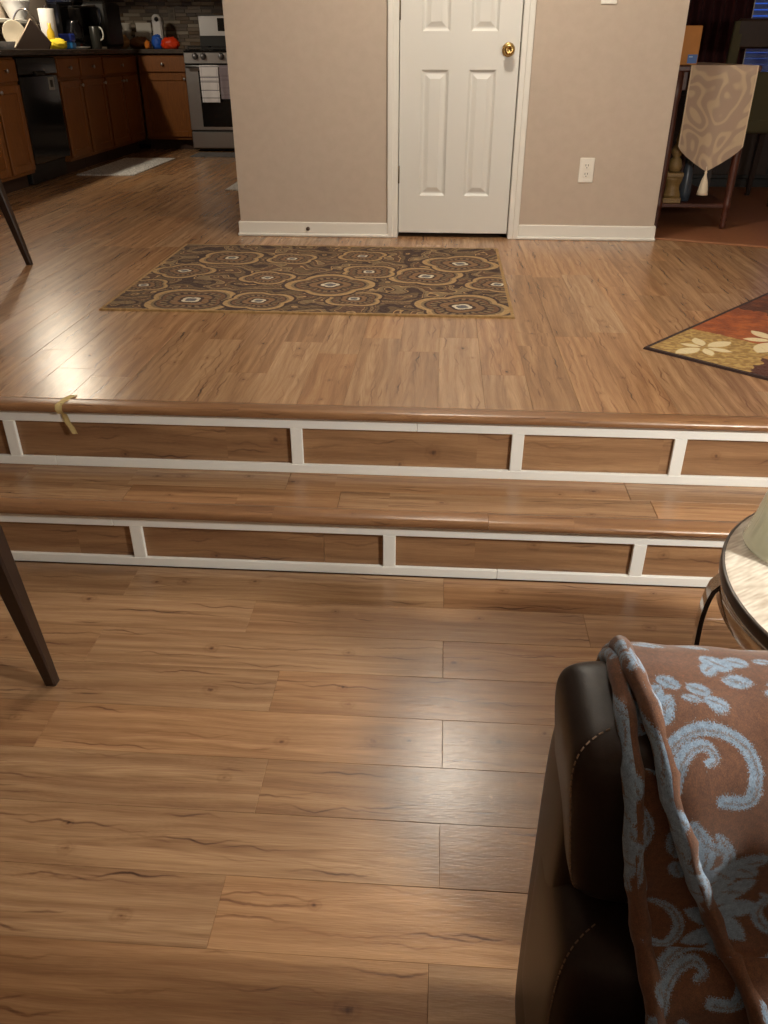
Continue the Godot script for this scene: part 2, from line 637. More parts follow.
# ------------------------------------------------------------------ steps
# rounded nosing strip swept along x
func nosing_mesh(len_: float, k: int) -> ArrayMesh:
	var prof := [Vector2(-0.045, 0.0005), Vector2(-0.043, 0.0035), Vector2(-0.03, 0.005), Vector2(0.004, 0.005), Vector2(0.013, 0.0028), Vector2(0.0185, -0.003), Vector2(0.0205, -0.0095), Vector2(0.0185, -0.016), Vector2(0.013, -0.0205), Vector2(0.0, -0.0215), Vector2(-0.045, -0.0215)]
	var st := begin()
	var s := 0.0
	var n := prof.size()
	for i in n:
		st.set_smooth_group(0)
	var tot := 0.0
	for i in n - 1:
		tot += (prof[i + 1] - prof[i]).length()
	for i in n:
		if i > 0:
			s += (prof[i] - prof[i - 1]).length()
		for e in 2:
			st.set_uv(Vector2(e * len_ / 0.9 + k * 0.37, (k + 0.05 + 0.9 * s / tot) / STRIPS))
			st.add_vertex(Vector3(e * len_, prof[i].y, prof[i].x))
	for i in n - 1:
		var a := i * 2
		for q in [a, a + 1, a + 2, a + 1, a + 3, a + 2]:
			st.add_index(q)
	st.generate_normals()
	st.generate_tangents()
	return st.commit()

func build_steps() -> void:
	var s := setting("steps", "two wide wood steps with white trim framing their risers")
	s.set_meta("category", "steps")
	var X0 := -3.75
	var X1 := 3.6
	# carcass behind the boards
	block("carcass", Vector3(X0, LOW - 0.02, 0.0), Vector3(X1, MID - 0.009, STEP - 0.03), M.slab, s)
	# riser boards
	var rj := [[-3.75, -2.2, -1.30, -0.42, 0.24, 0.72, 1.6, 2.5, 3.6], [-3.75, -2.6, -1.7, -0.85, -0.307, 0.58, 1.5, 2.4, 3.6]]
	var rk := [[3, 7, 1, 10, 5, 8, 2, 9], [6, 0, 4, 1, 7, 11, 3, 5]]
	for lv in 2:
		var top := -0.018 if lv == 0 else MID - 0.018
		var bot := MID if lv == 0 else LOW
		var zf := -0.012 if lv == 0 else STEP - 0.012
		for i in rj[lv].size() - 1:
			var a: float = rj[lv][i]
			var b: float = rj[lv][i + 1]
			var m := board(b - a - 0.001, top - bot, 0.008, rk[lv][i], 0.13 * i, 0.0006)
			part("riser_board", m, M.riser, s, Vector3(a, top, zf), Vector3(PI / 2, 0, 0))
	# tread boards
	var tj := [[-3.75, -2.9, -2.0, -1.25, -0.438, 0.575, 1.47, 2.4, 3.6], [-3.75, -2.5, -1.6, -0.9, -0.27, 0.63, 1.52, 2.4, 3.6]]
	for row in 2:
		for i in tj[row].size() - 1:
			var a: float = tj[row][i]
			var b: float = tj[row][i + 1]
			var w := 0.118 if row == 0 else 0.116
			part("tread_board", board(b - a - 0.001, w, 0.008, (i * 5 + row * 3 + 2) % STRIPS, 0.21 * i, 0.001), M.floor_c if (i + row) % 2 == 0 else M.floor_a, s, Vector3(a, MID, -0.011 + row * 0.1188))
	# nosings
	var nj := [[-3.75, 3.6], [-3.75, 0.157, 3.6]]
	for lv in 2:
		for i in nj[lv].size() - 1:
			var a: float = nj[lv][i]
			var b: float = nj[lv][i + 1]
			part("nosing", nosing_mesh(b - a - 0.001, [4, 9, 2][lv + i]), M.nosing, s, Vector3(a, 0.0 if lv == 0 else MID, 0.0 if lv == 0 else STEP))
	# white rails and posts
	var tw := 0.0365
	var th := 0.012
	var rails := [[0, -0.0205, [-3.75, -0.053, 3.6]], [0, MID + 0.0289, [-3.75, -1.181, 3.6]], [1, MID - 0.0205, [-3.75, -0.915, 3.6]], [1, LOW + 0.0289, [-3.75, 0.192, 3.6]]]
	for r in rails:
		var zf: float = 0.0 if r[0] == 0 else STEP
		var low_rail: bool = r[1] == MID + 0.0289 or r[1] == LOW + 0.0289
		var h := 0.0289 if low_rail else tw
		for i in 2:
			var a: float = r[2][i]
			var b: float = r[2][i + 1]
			block("trim_rail", Vector3(a, r[1] - h, zf - th), Vector3(b - 0.0008, r[1], zf), M.white_trim, s, 0.0015)
	for x in [-2.3, -1.3065, -0.416, 0.2465, 0.718, 1.6]:
		block("trim_post", Vector3(x - 0.018, MID + 0.0289, -th), Vector3(x + 0.018, -0.057, -0.0005), M.white_trim, s, 0.0015)
	for x in [-2.2, -1.6, -0.8515, -0.1185, 0.581, 1.3]:
		block("trim_post", Vector3(x - 0.018, LOW + 0.0289, STEP - th), Vector3(x + 0.018, MID - 0.057, STEP - 0.0005), M.white_trim, s, 0.0015)
	# strip of masking tape stuck over the upper nosing
	var tp := grained(c8(206, 186, 130), c8(190, 168, 112), 0.75, 30.0, 171)
	var path := [Vector3(-1.118, 0.0012, -0.075), Vector3(-1.122, 0.0062, -0.040), Vector3(-1.126, 0.0064, -0.005), Vector3(-1.128, 0.004, 0.014), Vector3(-1.127, -0.008, 0.0222), Vector3(-1.124, -0.021, 0.017), Vector3(-1.121, -0.030, 0.0042), Vector3(-1.116, -0.056, 0.003), Vector3(-1.106, -0.073, 0.004), Vector3(-1.098, -0.092, 0.007)]
	var tape := thing("masking_tape", "torn strip of tan masking tape hanging over the top step edge", "tape")
	part("strip", grid(4, 9, func(u, v):
		var p: Vector3 = path[int(round(v * 9))]
		return p + Vector3((u - 0.5) * 0.024 * (1.0 - 0.25 * v), 0.0008 * sin(u * 9.0 + v * 20.0), 0.0006 * sin(u * 7.0))), tp, tape)

# ------------------------------------------------------------------ closet wall with door
func build_closet_wall() -> void:
	var ZF := -2.55
	var w := setting("wall_closet", "beige closet wall facing the landing")
	block("wall_panel", Vector3(-1.144, 0, ZF - 0.12), Vector3(-0.285, 2.45, ZF), M.wall, w)
	block("wall_panel", Vector3(0.405, 0, ZF - 0.12), Vector3(1.170, 2.45, ZF), M.wall, w)
	block("wall_panel", Vector3(-0.285, 2.06, ZF - 0.12), Vector3(0.405, 2.45, ZF), M.wall, w)
	block("wall_panel", Vector3(-1.144, 0, -7.55), Vector3(-1.024, 2.45, ZF - 0.12), M.wall, w)
	block("wall_panel", Vector3(1.05, 0, -5.2), Vector3(1.170, 2.45, ZF - 0.12), M.wall, w)
	block("wall_panel", Vector3(-1.024, 0, -3.6), Vector3(1.05, 2.45, -3.5), M.wall, w)
	# baseboards: flat board with a small shoe at the floor
	var b := setting("baseboard_closet", "white baseboard along the closet wall")
	for r in [[-1.156, -0.302], [0.426, 1.181]]:
		block("board", Vector3(r[0], 0.0, ZF), Vector3(r[1], 0.078, ZF + 0.012), M.white_paint, b, 0.004)
		block("shoe", Vector3(r[0] - 0.006, 0.0, ZF + 0.010), Vector3(r[1] + 0.004, 0.017, ZF + 0.022), M.white_paint, b, 0.005)
	for x in [-1.1565, 1.1705]:
		block("board", Vector3(x, 0.0, ZF - 0.5), Vector3(x + 0.012, 0.078, ZF), M.white_paint, b, 0.004)
	# door
	var d := setting("door_1", "white six panel closet door with brass knob")
	var zd := ZF - 0.018       # front of the slab
	var xl := -0.245
	var xr := 0.366
	# casing: two steps of moulding on each side and across the top
	for sg in [-1, 1]:
		var xi: float = xl - 0.004 if sg < 0 else xr + 0.004
		var xo: float = xi + sg * 0.058
		block("casing", Vector3(minf(xi, xo), 0, ZF - 0.002), Vector3(maxf(xi, xo), 2.11, ZF + 0.012), M.white_paint, d, 0.003)
		var xq: float = xi + sg * 0.026
		block("casing_moulding", Vector3(minf(xq, xo), 0, ZF + 0.010), Vector3(maxf(xq, xo), 2.11, ZF + 0.018), M.white_paint, d, 0.004)
		block("jamb", Vector3(minf(xi, xi + sg * 0.036), 0, ZF - 0.12), Vector3(maxf(xi, xi + sg * 0.036), 2.06, ZF - 0.003), M.white_paint, d)
	block("casing", Vector3(xl - 0.004, 2.052, ZF - 0.002), Vector3(xr + 0.004, 2.11, ZF + 0.012), M.white_paint, d, 0.003)
	# slab: stiles and rails stand proud round the panels
	var skin := mat(c8(217, 214, 207), 0.42)
	var st := begin()
	var yb := 0.024
	var yt := 2.045
	var rows := [[0.222, 0.835], [1.006, 1.62], [1.72, 1.93]]
	var cols := [[-0.131, 0.008], [0.114, 0.252]]
	add_box(st, Vector3((xl + xr) * 0.5, (yb + yt) * 0.5, zd - 0.026), Vector3(xr - xl, yt - yb, 0.018), 0.0)
	for v in [[xl, cols[0][0]], [cols[0][1], cols[1][0]], [cols[1][1], xr]]:
		add_box(st, Vector3((v[0] + v[1]) * 0.5, (yb + yt) * 0.5, zd - 0.010), Vector3(v[1] - v[0], yt - yb, 0.020), 0.0015)
	for h in [[yb, rows[0][0]], [rows[0][1], rows[1][0]], [rows[1][1], rows[2][0]], [rows[2][1], yt]]:
		for c in cols:
			add_box(st, Vector3((c[0] + c[1]) * 0.5, (h[0] + h[1]) * 0.5, zd - 0.010), Vector3(c[1] - c[0] + 0.004, h[1] - h[0], 0.0197), 0.0)
	var slab := part("slab", st.commit(), skin, d)
	for r in rows:
		for c in cols:
			# sloping moulding into a groove, then a raised field
			var ps := begin()
			var rings := [[0.0, 0.0], [0.012, -0.010], [0.020, -0.010], [0.042, -0.002]]
			for i in 3:
				var o := []
				for q in [rings[i], rings[i + 1]]:
					o.append([Vector3(c[0] + q[0], r[0] + q[0], zd + q[1]), Vector3(c[1] - q[0], r[0] + q[0], zd + q[1]), Vector3(c[1] - q[0], r[1] - q[0], zd + q[1]), Vector3(c[0] + q[0], r[1] - q[0], zd + q[1])])
				for k in 4:
					var j := (k + 1) % 4
					face(ps, [o[0][k], o[0][j], o[1][j], o[1][k]], Vector3.BACK)
			var e := 0.042
			face(ps, [Vector3(c[0] + e, r[0] + e, zd - 0.002), Vector3(c[1] - e, r[0] + e, zd - 0.002), Vector3(c[1] - e, r[1] - e, zd - 0.002), Vector3(c[0] + e, r[1] - e, zd - 0.002)], Vector3.BACK)
			part("raised_panel", ps.commit(), skin, d)
	# hinges and latch
	for y in [0.33, 1.10, 1.82]:
		part("hinge", lathe([Vector2(0, -0.045), Vector2(0.006, -0.045), Vector2(0.006, 0.045), Vector2(0, 0.045)], 10), M.hinge, d, Vector3(xl - 0.002, y, zd + 0.012))
	block("latch_plate", Vector3(xr - 0.001, 0.89, zd - 0.02), Vector3(xr + 0.003, 0.96, zd - 0.002), M.hinge, d)
	var kn := part("knob", lathe([Vector2(0, 0), Vector2(0.033, 0), Vector2(0.033, 0.004), Vector2(0.028, 0.008), Vector2(0.013, 0.012), Vector2(0.012, 0.03), Vector2(0.02, 0.036), Vector2(0.0275, 0.046), Vector2(0.028, 0.055), Vector2(0.022, 0.064), Vector2(0.010, 0.068), Vector2(0.009, 0.066), Vector2(0, 0.066)], 28), M.brass, d, Vector3(0.308, 0.925, zd), Vector3(PI / 2, 0, 0))
	kn.set_meta("label", "round brass door knob")
	# threshold darkness is the gap itself; the closet behind is closed
	# outlet, switch, door stop
	var pl := mat(c8(228, 222, 210), 0.4)
	var slot := mat(c8(40, 34, 30), 0.7)
	var o := thing("wall_outlet", "white duplex wall outlet low on the beige wall right of door", "outlet", Vector3(0.766, 0.362, ZF))
	part("plate", box(Vector3(0.078, 0.124, 0.006), 0.0025), pl, o, Vector3(0, 0, 0.003))
	for y in [0.021, -0.021]:
		var rc := part("receptacle", box(Vector3(0.034, 0.029, 0.003), 0.001), pl, o, Vector3(0, y, 0.0066))
		for x in [-0.0065, 0.0065]:
			part("slot", box(Vector3(0.003, 0.010, 0.0012)), slot, rc, Vector3(x, 0.004, 0.0012))
		part("ground_hole", box(Vector3(0.005, 0.005, 0.0012), 0.0005), slot, rc, Vector3(0, -0.008, 0.0012))
	var s := thing("light_switch", "white light switch plate high on the wall right of door", "switch", Vector3(0.781, 1.181, ZF))
	part("plate", box(Vector3(0.078, 0.124, 0.006), 0.0025), pl, s, Vector3(0, 0, 0.003))
	part("toggle", box(Vector3(0.010, 0.022, 0.014), 0.002), pl, s, Vector3(0, 0, 0.009))
	var ds := thing("door_stop", "small dark round stop on the baseboard left of door", "door stop", Vector3(-0.757, 0.043, ZF + 0.012))
	part("cap", lathe([Vector2(0, 0), Vector2(0.011, 0), Vector2(0.011, 0.008), Vector2(0.008, 0.012), Vector2(0, 0.012)], 16), mat(c8(74, 52, 40), 0.6), ds, Vector3.ZERO, Vector3(PI / 2, 0, 0))

# ------------------------------------------------------------------ recliner and blanket
func stitches(pts: Array, parent: Node) -> void:
	var cv := Curve3D.new()
	for i in pts.size():
		var a: Vector3 = pts[maxi(i - 1, 0)]
		var b: Vector3 = pts[mini(i + 1, pts.size() - 1)]
		cv.add_point(pts[i], -(b - a) / 6.0, (b - a) / 6.0)
	var L := cv.get_baked_length()
	var st := begin()
	var n := int(L / 0.0085)
	for i in n:
		var p := cv.sample_baked((i + 0.2) * 0.0085)
		var q := cv.sample_baked((i + 0.85) * 0.0085)
		var d := (q - p).normalized()
		var bs := Basis.looking_at(d, Vector3(0.3, 0.9, 0.2))
		add_box(st, (p + q) * 0.5, Vector3(0.0016, 0.0016, (q - p).length()), 0.0004, bs)
	var o := part("stitching", st.commit(), M.stitch, parent)
	o.set_meta("kind", "stuff")

func build_recliner() -> void:
	var r := thing("recliner", "dark brown leather recliner with stitched back cushions under a blanket", "recliner")
	var HH := Vector3(0.328, 0.121, 0.088)
	var LH := Vector3(0.332, 0.20, 0.112)
	var HE := 0.36
	var LE := 0.36
	var hr := part("headrest", cushion(HH, HE, 0.2, 120, 64, 0.1, 0.04), M.leather, r, Vector3(0.482, 0.220, 1.548))
	var lb := part("back_cushion", cushion(LH, LE, 0.2, 120, 64, 0.1), M.leather, r, Vector3(0.482, -0.098, 1.588))
	part("side_panel", cushion(Vector3(0.04, 0.335, 0.075), 0.3, 0.4, 32, 32), M.leather, r, Vector3(0.193, -0.082, 1.515))
	part("back_shell", cushion(Vector3(0.32, 0.34, 0.035), 0.2, 0.2, 48, 24), M.leather, r, Vector3(0.48, -0.06, 1.485))
	part("seat", cushion(Vector3(0.30, 0.13, 0.28), 0.4, 0.35, 40, 24), M.leather, r, Vector3(0.48, -0.10, 1.95))
	part("base", box(Vector3(0.62, 0.17, 0.62), 0.02), M.leather, r, Vector3(0.48, LOW + 0.085, 1.86))
	for x in [0.155, 0.805]:
		part("arm", cushion(Vector3(0.085, 0.24, 0.26), 0.3, 0.35, 32, 28), M.leather, r, Vector3(x, LOW + 0.24, 2.04))
	for q in [[HH, HE, hr, 0.90, 0.04], [LH, LE, lb, 0.90, 0.0]]:
		var pts := []
		for i in 17:
			var bb: float = lerpf(0.42, -0.40, i / 16.0) * PI
			var sp := on_cushion(q[0] * 1.004, q[1], 0.2, PI * q[3], bb)
			sp.x *= 1.0 + q[4] * sp.y / q[0].y
			pts.append(sp)
		stitches(pts, q[2])
	build_blanket()

func on_cushion(h: Vector3, e1: float, e2: float, a: float, b: float) -> Vector3:
	var cb := pow(absf(cos(b)), e1)
	return Vector3(h.x * pow(absf(cos(b)), 0.1) * signf(cos(a)) * pow(absf(cos(a)), e2), h.y * signf(sin(b)) * pow(absf(sin(b)), e1), h.z * cb * signf(sin(a)) * pow(absf(sin(a)), e2))

func build_blanket() -> void:
	var S := 640
	var brown := c8(92, 58, 38)
	var blue := c8(116, 136, 158)
	var img := Image.create(S, S, false, Image.FORMAT_RGB8)
	img.fill(brown)
	# damask scrolls and leaves
	for t in 4:
		var ox: float = [0.0, 330.0, -20.0, 300.0][t]
		var oy: float = [0.0, 60.0, 330.0, -260.0][t]
		var P := func(x: float, y: float) -> Vector2:
			return Vector2(x * 0.44 - 118.0 + ox, y * 0.44 + 42.0 + oy)
		var sc := func(a: Array, r0: float, r1: float) -> void:
			var pts := []
			for q in a:
				pts.append(Vector2(q[0] * 0.44 - 118.0 + ox, q[1] * 0.44 + 42.0 + oy))
			stroke(img, pts, r0 * 0.44, r1 * 0.44, blue)
			var vein := []
			for q in pts:
				vein.append(q + Vector2(2.5, 2.5))
			stroke(img, vein, 1.2, 1.6, brown.lerp(blue, 0.35))
		# big C scroll with a curled head and an inner curl
		sc.call([[500, 850], [420, 760], [395, 660], [430, 560], [520, 490], [620, 485], [700, 530], [730, 610], [700, 680], [610, 680]], 12, 30)
		sc.call([[430, 720], [440, 640], [500, 560], [560, 540], [590, 580], [560, 600]], 26, 18)
		sc.call([[520, 960], [560, 860], [510, 760]], 44, 22)
		sc.call([[540, 960], [640, 920], [650, 860], [600, 800]], 34, 14)
		sc.call([[640, 940], [720, 900], [770, 880]], 26, 30)
		for q in [[340, 265, 80, 62, 0.4], [475, 320, 90, 60, 0.5], [580, 345, 90, 62, 0.3], [630, 405, 90, 60, 0.25], [545, 395, 80, 40, 0.2], [410, 380, 110, 70, -1.1], [440, 430, 120, 60, -1.0], [370, 500, 150, 40, -1.3], [318, 560, 130, 50, 1.5], [240, 280, 90, 60, 1.3], [215, 250, 80, 50, 0.8], [240, 380, 70, 60, 0.7], [268, 460, 60, 50, 1.0], [350, 740, 120, 50, 1.2], [380, 850, 90, 60, 1.0], [355, 650, 80, 30, 1.4], [690, 200, 120, 90, 0.5], [740, 290, 120, 60, 0.0], [770, 190, 90, 70, 0.2], [650, 240, 80, 60, -0.9], [460, 95, 130, 40, 0.1], [640, 90, 120, 30, 0.2], [200, 640, 60, 40, 0.3], [190, 770, 70, 40, 0.1], [180, 940, 80, 50, 0.3], [170, 400, 60, 70, 1.2]]:
			var c: Vector2 = P.call(q[0], q[1])
			leaf(img, c.x, c.y, q[2] * 0.44, q[3] * 0.44, q[4], blue)
			leaf(img, c.x, c.y, q[2] * 0.30, 3.0, q[4] + 0.2, brown.lerp(blue, 0.3))
		for k in 9:
			var a := k * TAU / 9.0
			var c: Vector2 = P.call(620 + cos(a) * 110, 1120 + sin(a) * 130)
			leaf(img, c.x, c.y, 80, 34, a, blue)
		sc.call([[300, 1000], [380, 1040], [420, 1120], [380, 1200], [300, 1180]], 12, 26)
		sc.call([[900, 1000], [840, 1060], [800, 1150], [860, 1210], [930, 1170]], 12, 26)
		sc.call([[850, 300], [930, 380], [960, 500], [900, 620], [820, 640]], 10, 34)
		sc.call([[850, 760], [930, 720], [1000, 800], [960, 900], [880, 900]], 10, 30)
	var n := noise(0.5, 401, 2)
	var src: Image = img.duplicate()
	for y in S:
		for x in S:
			var k := 1.0 + 0.34 * n.get_noise_2d(x * 1.6, y * 1.6) + 0.12 * n.get_noise_2d(x * 0.14, y * 0.14)
			var c := src.get_pixel(clampi(x + int(n.get_noise_2d(x * 0.7 + 500.0, y * 0.7) * 7.0), 0, S - 1), clampi(y + int(n.get_noise_2d(x * 0.7, y * 0.7 + 900.0) * 7.0), 0, S - 1))
			img.set_pixel(x, y, Color(c.r * k, c.g * k, c.b * k))
	var m := mat(Color.WHITE, 0.95)
	m.albedo_texture = tex(img)
	m.rim_enabled = true
	m.rim = 0.35
	m.rim_tint = 0.6
	m.normal_enabled = true
	m.normal_texture = noise_tex(0.45, 411, Color.BLACK, Color.WHITE, 1024, 2.0)
	m.normal_scale = 0.35
	m.cull_mode = BaseMaterial3D.CULL_DISABLED
	M.fleece = m
	# path over the recliner back: z, y
	var prof := [Vector2(1.446, 0.14), Vector2(1.442, 0.23), Vector2(1.454, 0.305), Vector2(1.484, 0.338), Vector2(1.53, 0.347), Vector2(1.58, 0.341), Vector2(1.625, 0.315), Vector2(1.652, 0.26), Vector2(1.658, 0.19), Vector2(1.674, 0.125), Vector2(1.712, 0.085), Vector2(1.728, 0.0), Vector2(1.736, -0.10), Vector2(1.734, -0.22)]
	var cv := Curve2D.new()
	for i in prof.size():
		var a: Vector2 = prof[maxi(i - 1, 0)]
		var b: Vector2 = prof[mini(i + 1, prof.size() - 1)]
		cv.add_point(prof[i], -(b - a) / 6.0, (b - a) / 6.0)
	var L := cv.get_baked_length()
	var top_s := cv.get_closest_offset(Vector2(1.484, 0.338))
	var nz := noise(1.0, 431, 2)
	# x of each layer's left edge by arc length past the top of the back
	var edge_under := func(s: float) -> float:
		return 0.205 - 0.006 * sin(clampf(s / 0.2, 0, 1) * PI) + maxf(0.0, s - 0.22) * 0.19
	var edge_over := func(s: float) -> float:
		return 0.214 + maxf(0.0, s - 0.04) * 0.16 + pow(maxf(0.0, s - 0.16), 1.1) * 0.33
	var surf := func(s: float, x: float, lift: float) -> Vector3:
		var p := cv.sample_baked(clampf(s + top_s, 0.0, L))
		var q := cv.sample_baked(clampf(s + top_s + 0.004, 0.0, L))
		var o := cv.sample_baked(clampf(s + top_s - 0.004, 0.0, L))
		var t := (q - o).normalized()
		var nrm := Vector2(-t.y, t.x) if Vector2(-t.y, t.x).dot(p - Vector2(1.55, 0.05)) > 0 else Vector2(t.y, -t.x)
		p += nrm * lift
		return Vector3(x, p.y, p.x)
	var b := thing("throw_blanket", "brown fleece throw with blue damask scrolls folded over the recliner", "blanket")
	var uvm := func(s: float, x: float, dx: float) -> Vector2:
		return Vector2((x - 0.19) / 0.40 + dx, (s + 0.05) / 0.40)
	# under layer
	part("under_layer", grid(36, 72, func(u, v):
		var s: float = -top_s + v * L
		var x: float = lerpf(edge_under.call(s), 0.80, u)
		return surf.call(s, x, 0.004 + 0.003 * nz.get_noise_2d(x * 14.0, s * 9.0) + 0.006 * exp(-pow(u * 14.0, 2.0))), func(u, v):
		var s: float = -top_s + v * L
		return uvm.call(s, lerpf(edge_under.call(s), 0.80, u), 0.43)), m, b)
	var ul := []
	for i in 60:
		var s := -top_s + L * i / 59.0
		ul.append(surf.call(s, edge_under.call(s) + 0.003, 0.007))
	var hm := part("under_hem", tube_uv(ul, 0.0105, 12), m, b)
	# folded top layer with soft waves
	part("top_layer", grid(44, 80, func(u, v):
		var s: float = -top_s * 0.8 + v * (L - top_s * 0.25)
		var x: float = lerpf(edge_over.call(s), 0.81, u)
		var lift := 0.020 + 0.006 * sin(x * 26.0 + s * 9.0) * smoothstep(0.0, 0.25, s) + 0.004 * nz.get_noise_2d(x * 10.0 + 7.0, s * 8.0)
		return surf.call(s, x, lift + 0.004 * exp(-pow(u * 16.0, 2.0))), func(u, v):
		var s: float = -top_s * 0.8 + v * (L - top_s * 0.25)
		return uvm.call(s, lerpf(edge_over.call(s), 0.81, u), 0.0)), m, b)
	var ol := []
	for i in 64:
		var s := -top_s * 0.8 + (L - top_s * 0.25) * i / 63.0
		var x: float = edge_over.call(s)
		ol.append(surf.call(s, x + 0.002, 0.018 + 0.006 * sin(x * 26.0 + s * 9.0) * smoothstep(0.0, 0.25, s)))
	part("top_hem", tube_uv(ol, 0.0105, 12), m, b)

# hem roll with the blanket's print along it
func tube_uv(pts: Array, r: float, seg: int) -> ArrayMesh:
	var n := pts.size() - 1
	return grid(seg, n, func(u, v):
		var i := int(round(v * n))
		var t: Vector3 = (pts[mini(i + 1, n)] - pts[maxi(i - 1, 0)]).normalized()
		var s := t.cross(Vector3.RIGHT).normalized()
		var w := s.cross(t).normalized()
		return pts[i] + (s * cos(u * TAU) + w * sin(u * TAU)) * r * (1.0 + 0.12 * sin(i * 1.7)), func(u, v):
		return Vector2(0.02 + u * 0.2, v * 1.9))

# ------------------------------------------------------------------ side table with glass jar
func build_side_table() -> void:
	var C := Vector3(0.832, LOW, 1.092)
	var R := 0.346
	var H := 0.567
	var t := thing("side_table", "round side table with pale wood top and chrome legs", "table", C)
	var img := Image.create(256, 256, false, Image.FORMAT_RGB8)
	var n := noise(1.0, 501, 3)
	for y in 256:
		for x in 256:
			var k := 0.70 + 0.75 * n.get_noise_2d(x * 0.05, y * 0.5)
			var c := c8(150, 134, 118).lerp(c8(212, 203, 190), clampf(k, 0, 1))
			img.set_pixel(x, y, c)
	var tm := mat(Color.WHITE, 0.38)
	tm.albedo_texture = tex(img)
	# top disc with planar print, grain turned a little
	var seg := 72
	var st := begin()
	for i in seg:
		var a0 := TAU * i / seg
		var a1 := TAU * (i + 1) / seg
		var p := [Vector3(0, H, 0), Vector3(cos(a0) * (R - 0.006), H, sin(a0) * (R - 0.006)), Vector3(cos(a1) * (R - 0.006), H, sin(a1) * (R - 0.006))]
		var uv := []
		for q in p:
			var d := Vector2(q.x, q.z).rotated(0.62)
			uv.append(Vector2(0.5, 0.5) + d / 0.8)
		face(st, p, Vector3.UP, uv)
	part("table_top", st.commit(), tm, t)
	part("top_rim", lathe([Vector2(R - 0.03, H - 0.022), Vector2(R - 0.002, H - 0.022), Vector2(R, H - 0.019), Vector2(R, H - 0.003), Vector2(R - 0.002, H - 0.0005), Vector2(R - 0.006, H)], 96), mat(c8(58, 46, 40), 0.35), t)
	part("apron_ring", lathe([Vector2(R - 0.016, H - 0.062), Vector2(R - 0.004, H - 0.062), Vector2(R - 0.002, H - 0.060), Vector2(R - 0.002, H - 0.026), Vector2(R - 0.004, H - 0.023), Vector2(R - 0.016, H - 0.023), Vector2(R - 0.016, H - 0.062)], 96), M.chrome, t)
	# bowed flat bar legs
	for a in [3.36, 4.93, 0.22, 1.79]:
		var d := Vector3(cos(a), 0, sin(a))
		var sd := Vector3(-sin(a), 0, cos(a))
		var path := []
		for i in 34:
			var s := i / 33.0
			var y := (H - 0.03) * s
			var out := R + 0.013
			if s > 0.84:
				out = R - 0.006 + 0.019 * sqrt(maxf(0.0, 1.0 - pow((s - 0.84) / 0.16, 2.0)))
			else:
				out = R + 0.013 - 0.055 * pow((0.84 - s) / 0.84, 1.6)
			path.append(d * out + Vector3(0, y, 0))
		part("leg", bar(path, sd * 0.019, 0.008), M.chrome, t)
	part("foot_ring", lathe([Vector2(R - 0.05, 0.10), Vector2(R - 0.038, 0.10), Vector2(R - 0.038, 0.125), Vector2(R - 0.05, 0.125), Vector2(R - 0.05, 0.10)], 72), M.chrome, t)
	# ribbed glass jar
	var gm := mat(Color(0.93, 0.93, 0.84, 0.45), 0.12)
	gm.transparency = BaseMaterial3D.TRANSPARENCY_ALPHA
	var g := thing("glass_jar", "ribbed pale glass jar on the round side table", "jar", Vector3(0.640, LOW + H + 0.0005, 0.955))
	var prof := [Vector2(0, 0.004), Vector2(0.078, 0.0), Vector2(0.088, 0.003), Vector2(0.090, 0.010), Vector2(0.086, 0.018), Vector2(0.076, 0.05), Vector2(0.066, 0.10), Vector2(0.058, 0.15), Vector2(0.055, 0.19), Vector2(0.060, 0.20), Vector2(0.056, 0.20), Vector2(0.051, 0.19), Vector2(0.060, 0.10), Vector2(0.070, 0.05), Vector2(0.076, 0.016), Vector2(0, 0.012)]
	var np := prof.size() - 1
	var sg := 144
	part("ribbed_body", grid(sg, np, func(u, v):
		var p: Vector2 = prof[int(round(v * np))]
		var rib := 1.0 + (0.022 * cos(u * TAU * 24.0) if p.y > 0.02 else 0.0)
		return Vector3(p.x * rib * cos(-u * TAU), p.y, p.x * rib * sin(-u * TAU))), gm, g)

# flat bar swept along a path, half width vector w, thickness th
func bar(path: Array, w: Vector3, th: float) -> ArrayMesh:
	var st := begin()
	var n := path.size()
	var sec := []
	for i in n:
		var t: Vector3 = (path[mini(i + 1, n - 1)] - path[maxi(i - 1, 0)]).normalized()
		var o := t.cross(w).normalized() * th * 0.5
		sec.append([path[i] - w - o, path[i] + w - o, path[i] + w + o, path[i] - w + o])
	for i in n - 1:
		for k in 4:
			var j := (k + 1) % 4
			var mid: Vector3 = (sec[i][k] + sec[i][j] + sec[i + 1][k] + sec[i + 1][j]) * 0.25
			face(st, [sec[i][k], sec[i][j], sec[i + 1][j], sec[i + 1][k]], mid - (path[i] + path[i + 1]) * 0.5)
	face(st, sec[0], path[0] - path[1])
	face(st, sec[n - 1], path[n - 1] - path[n - 2])
	return st.commit()

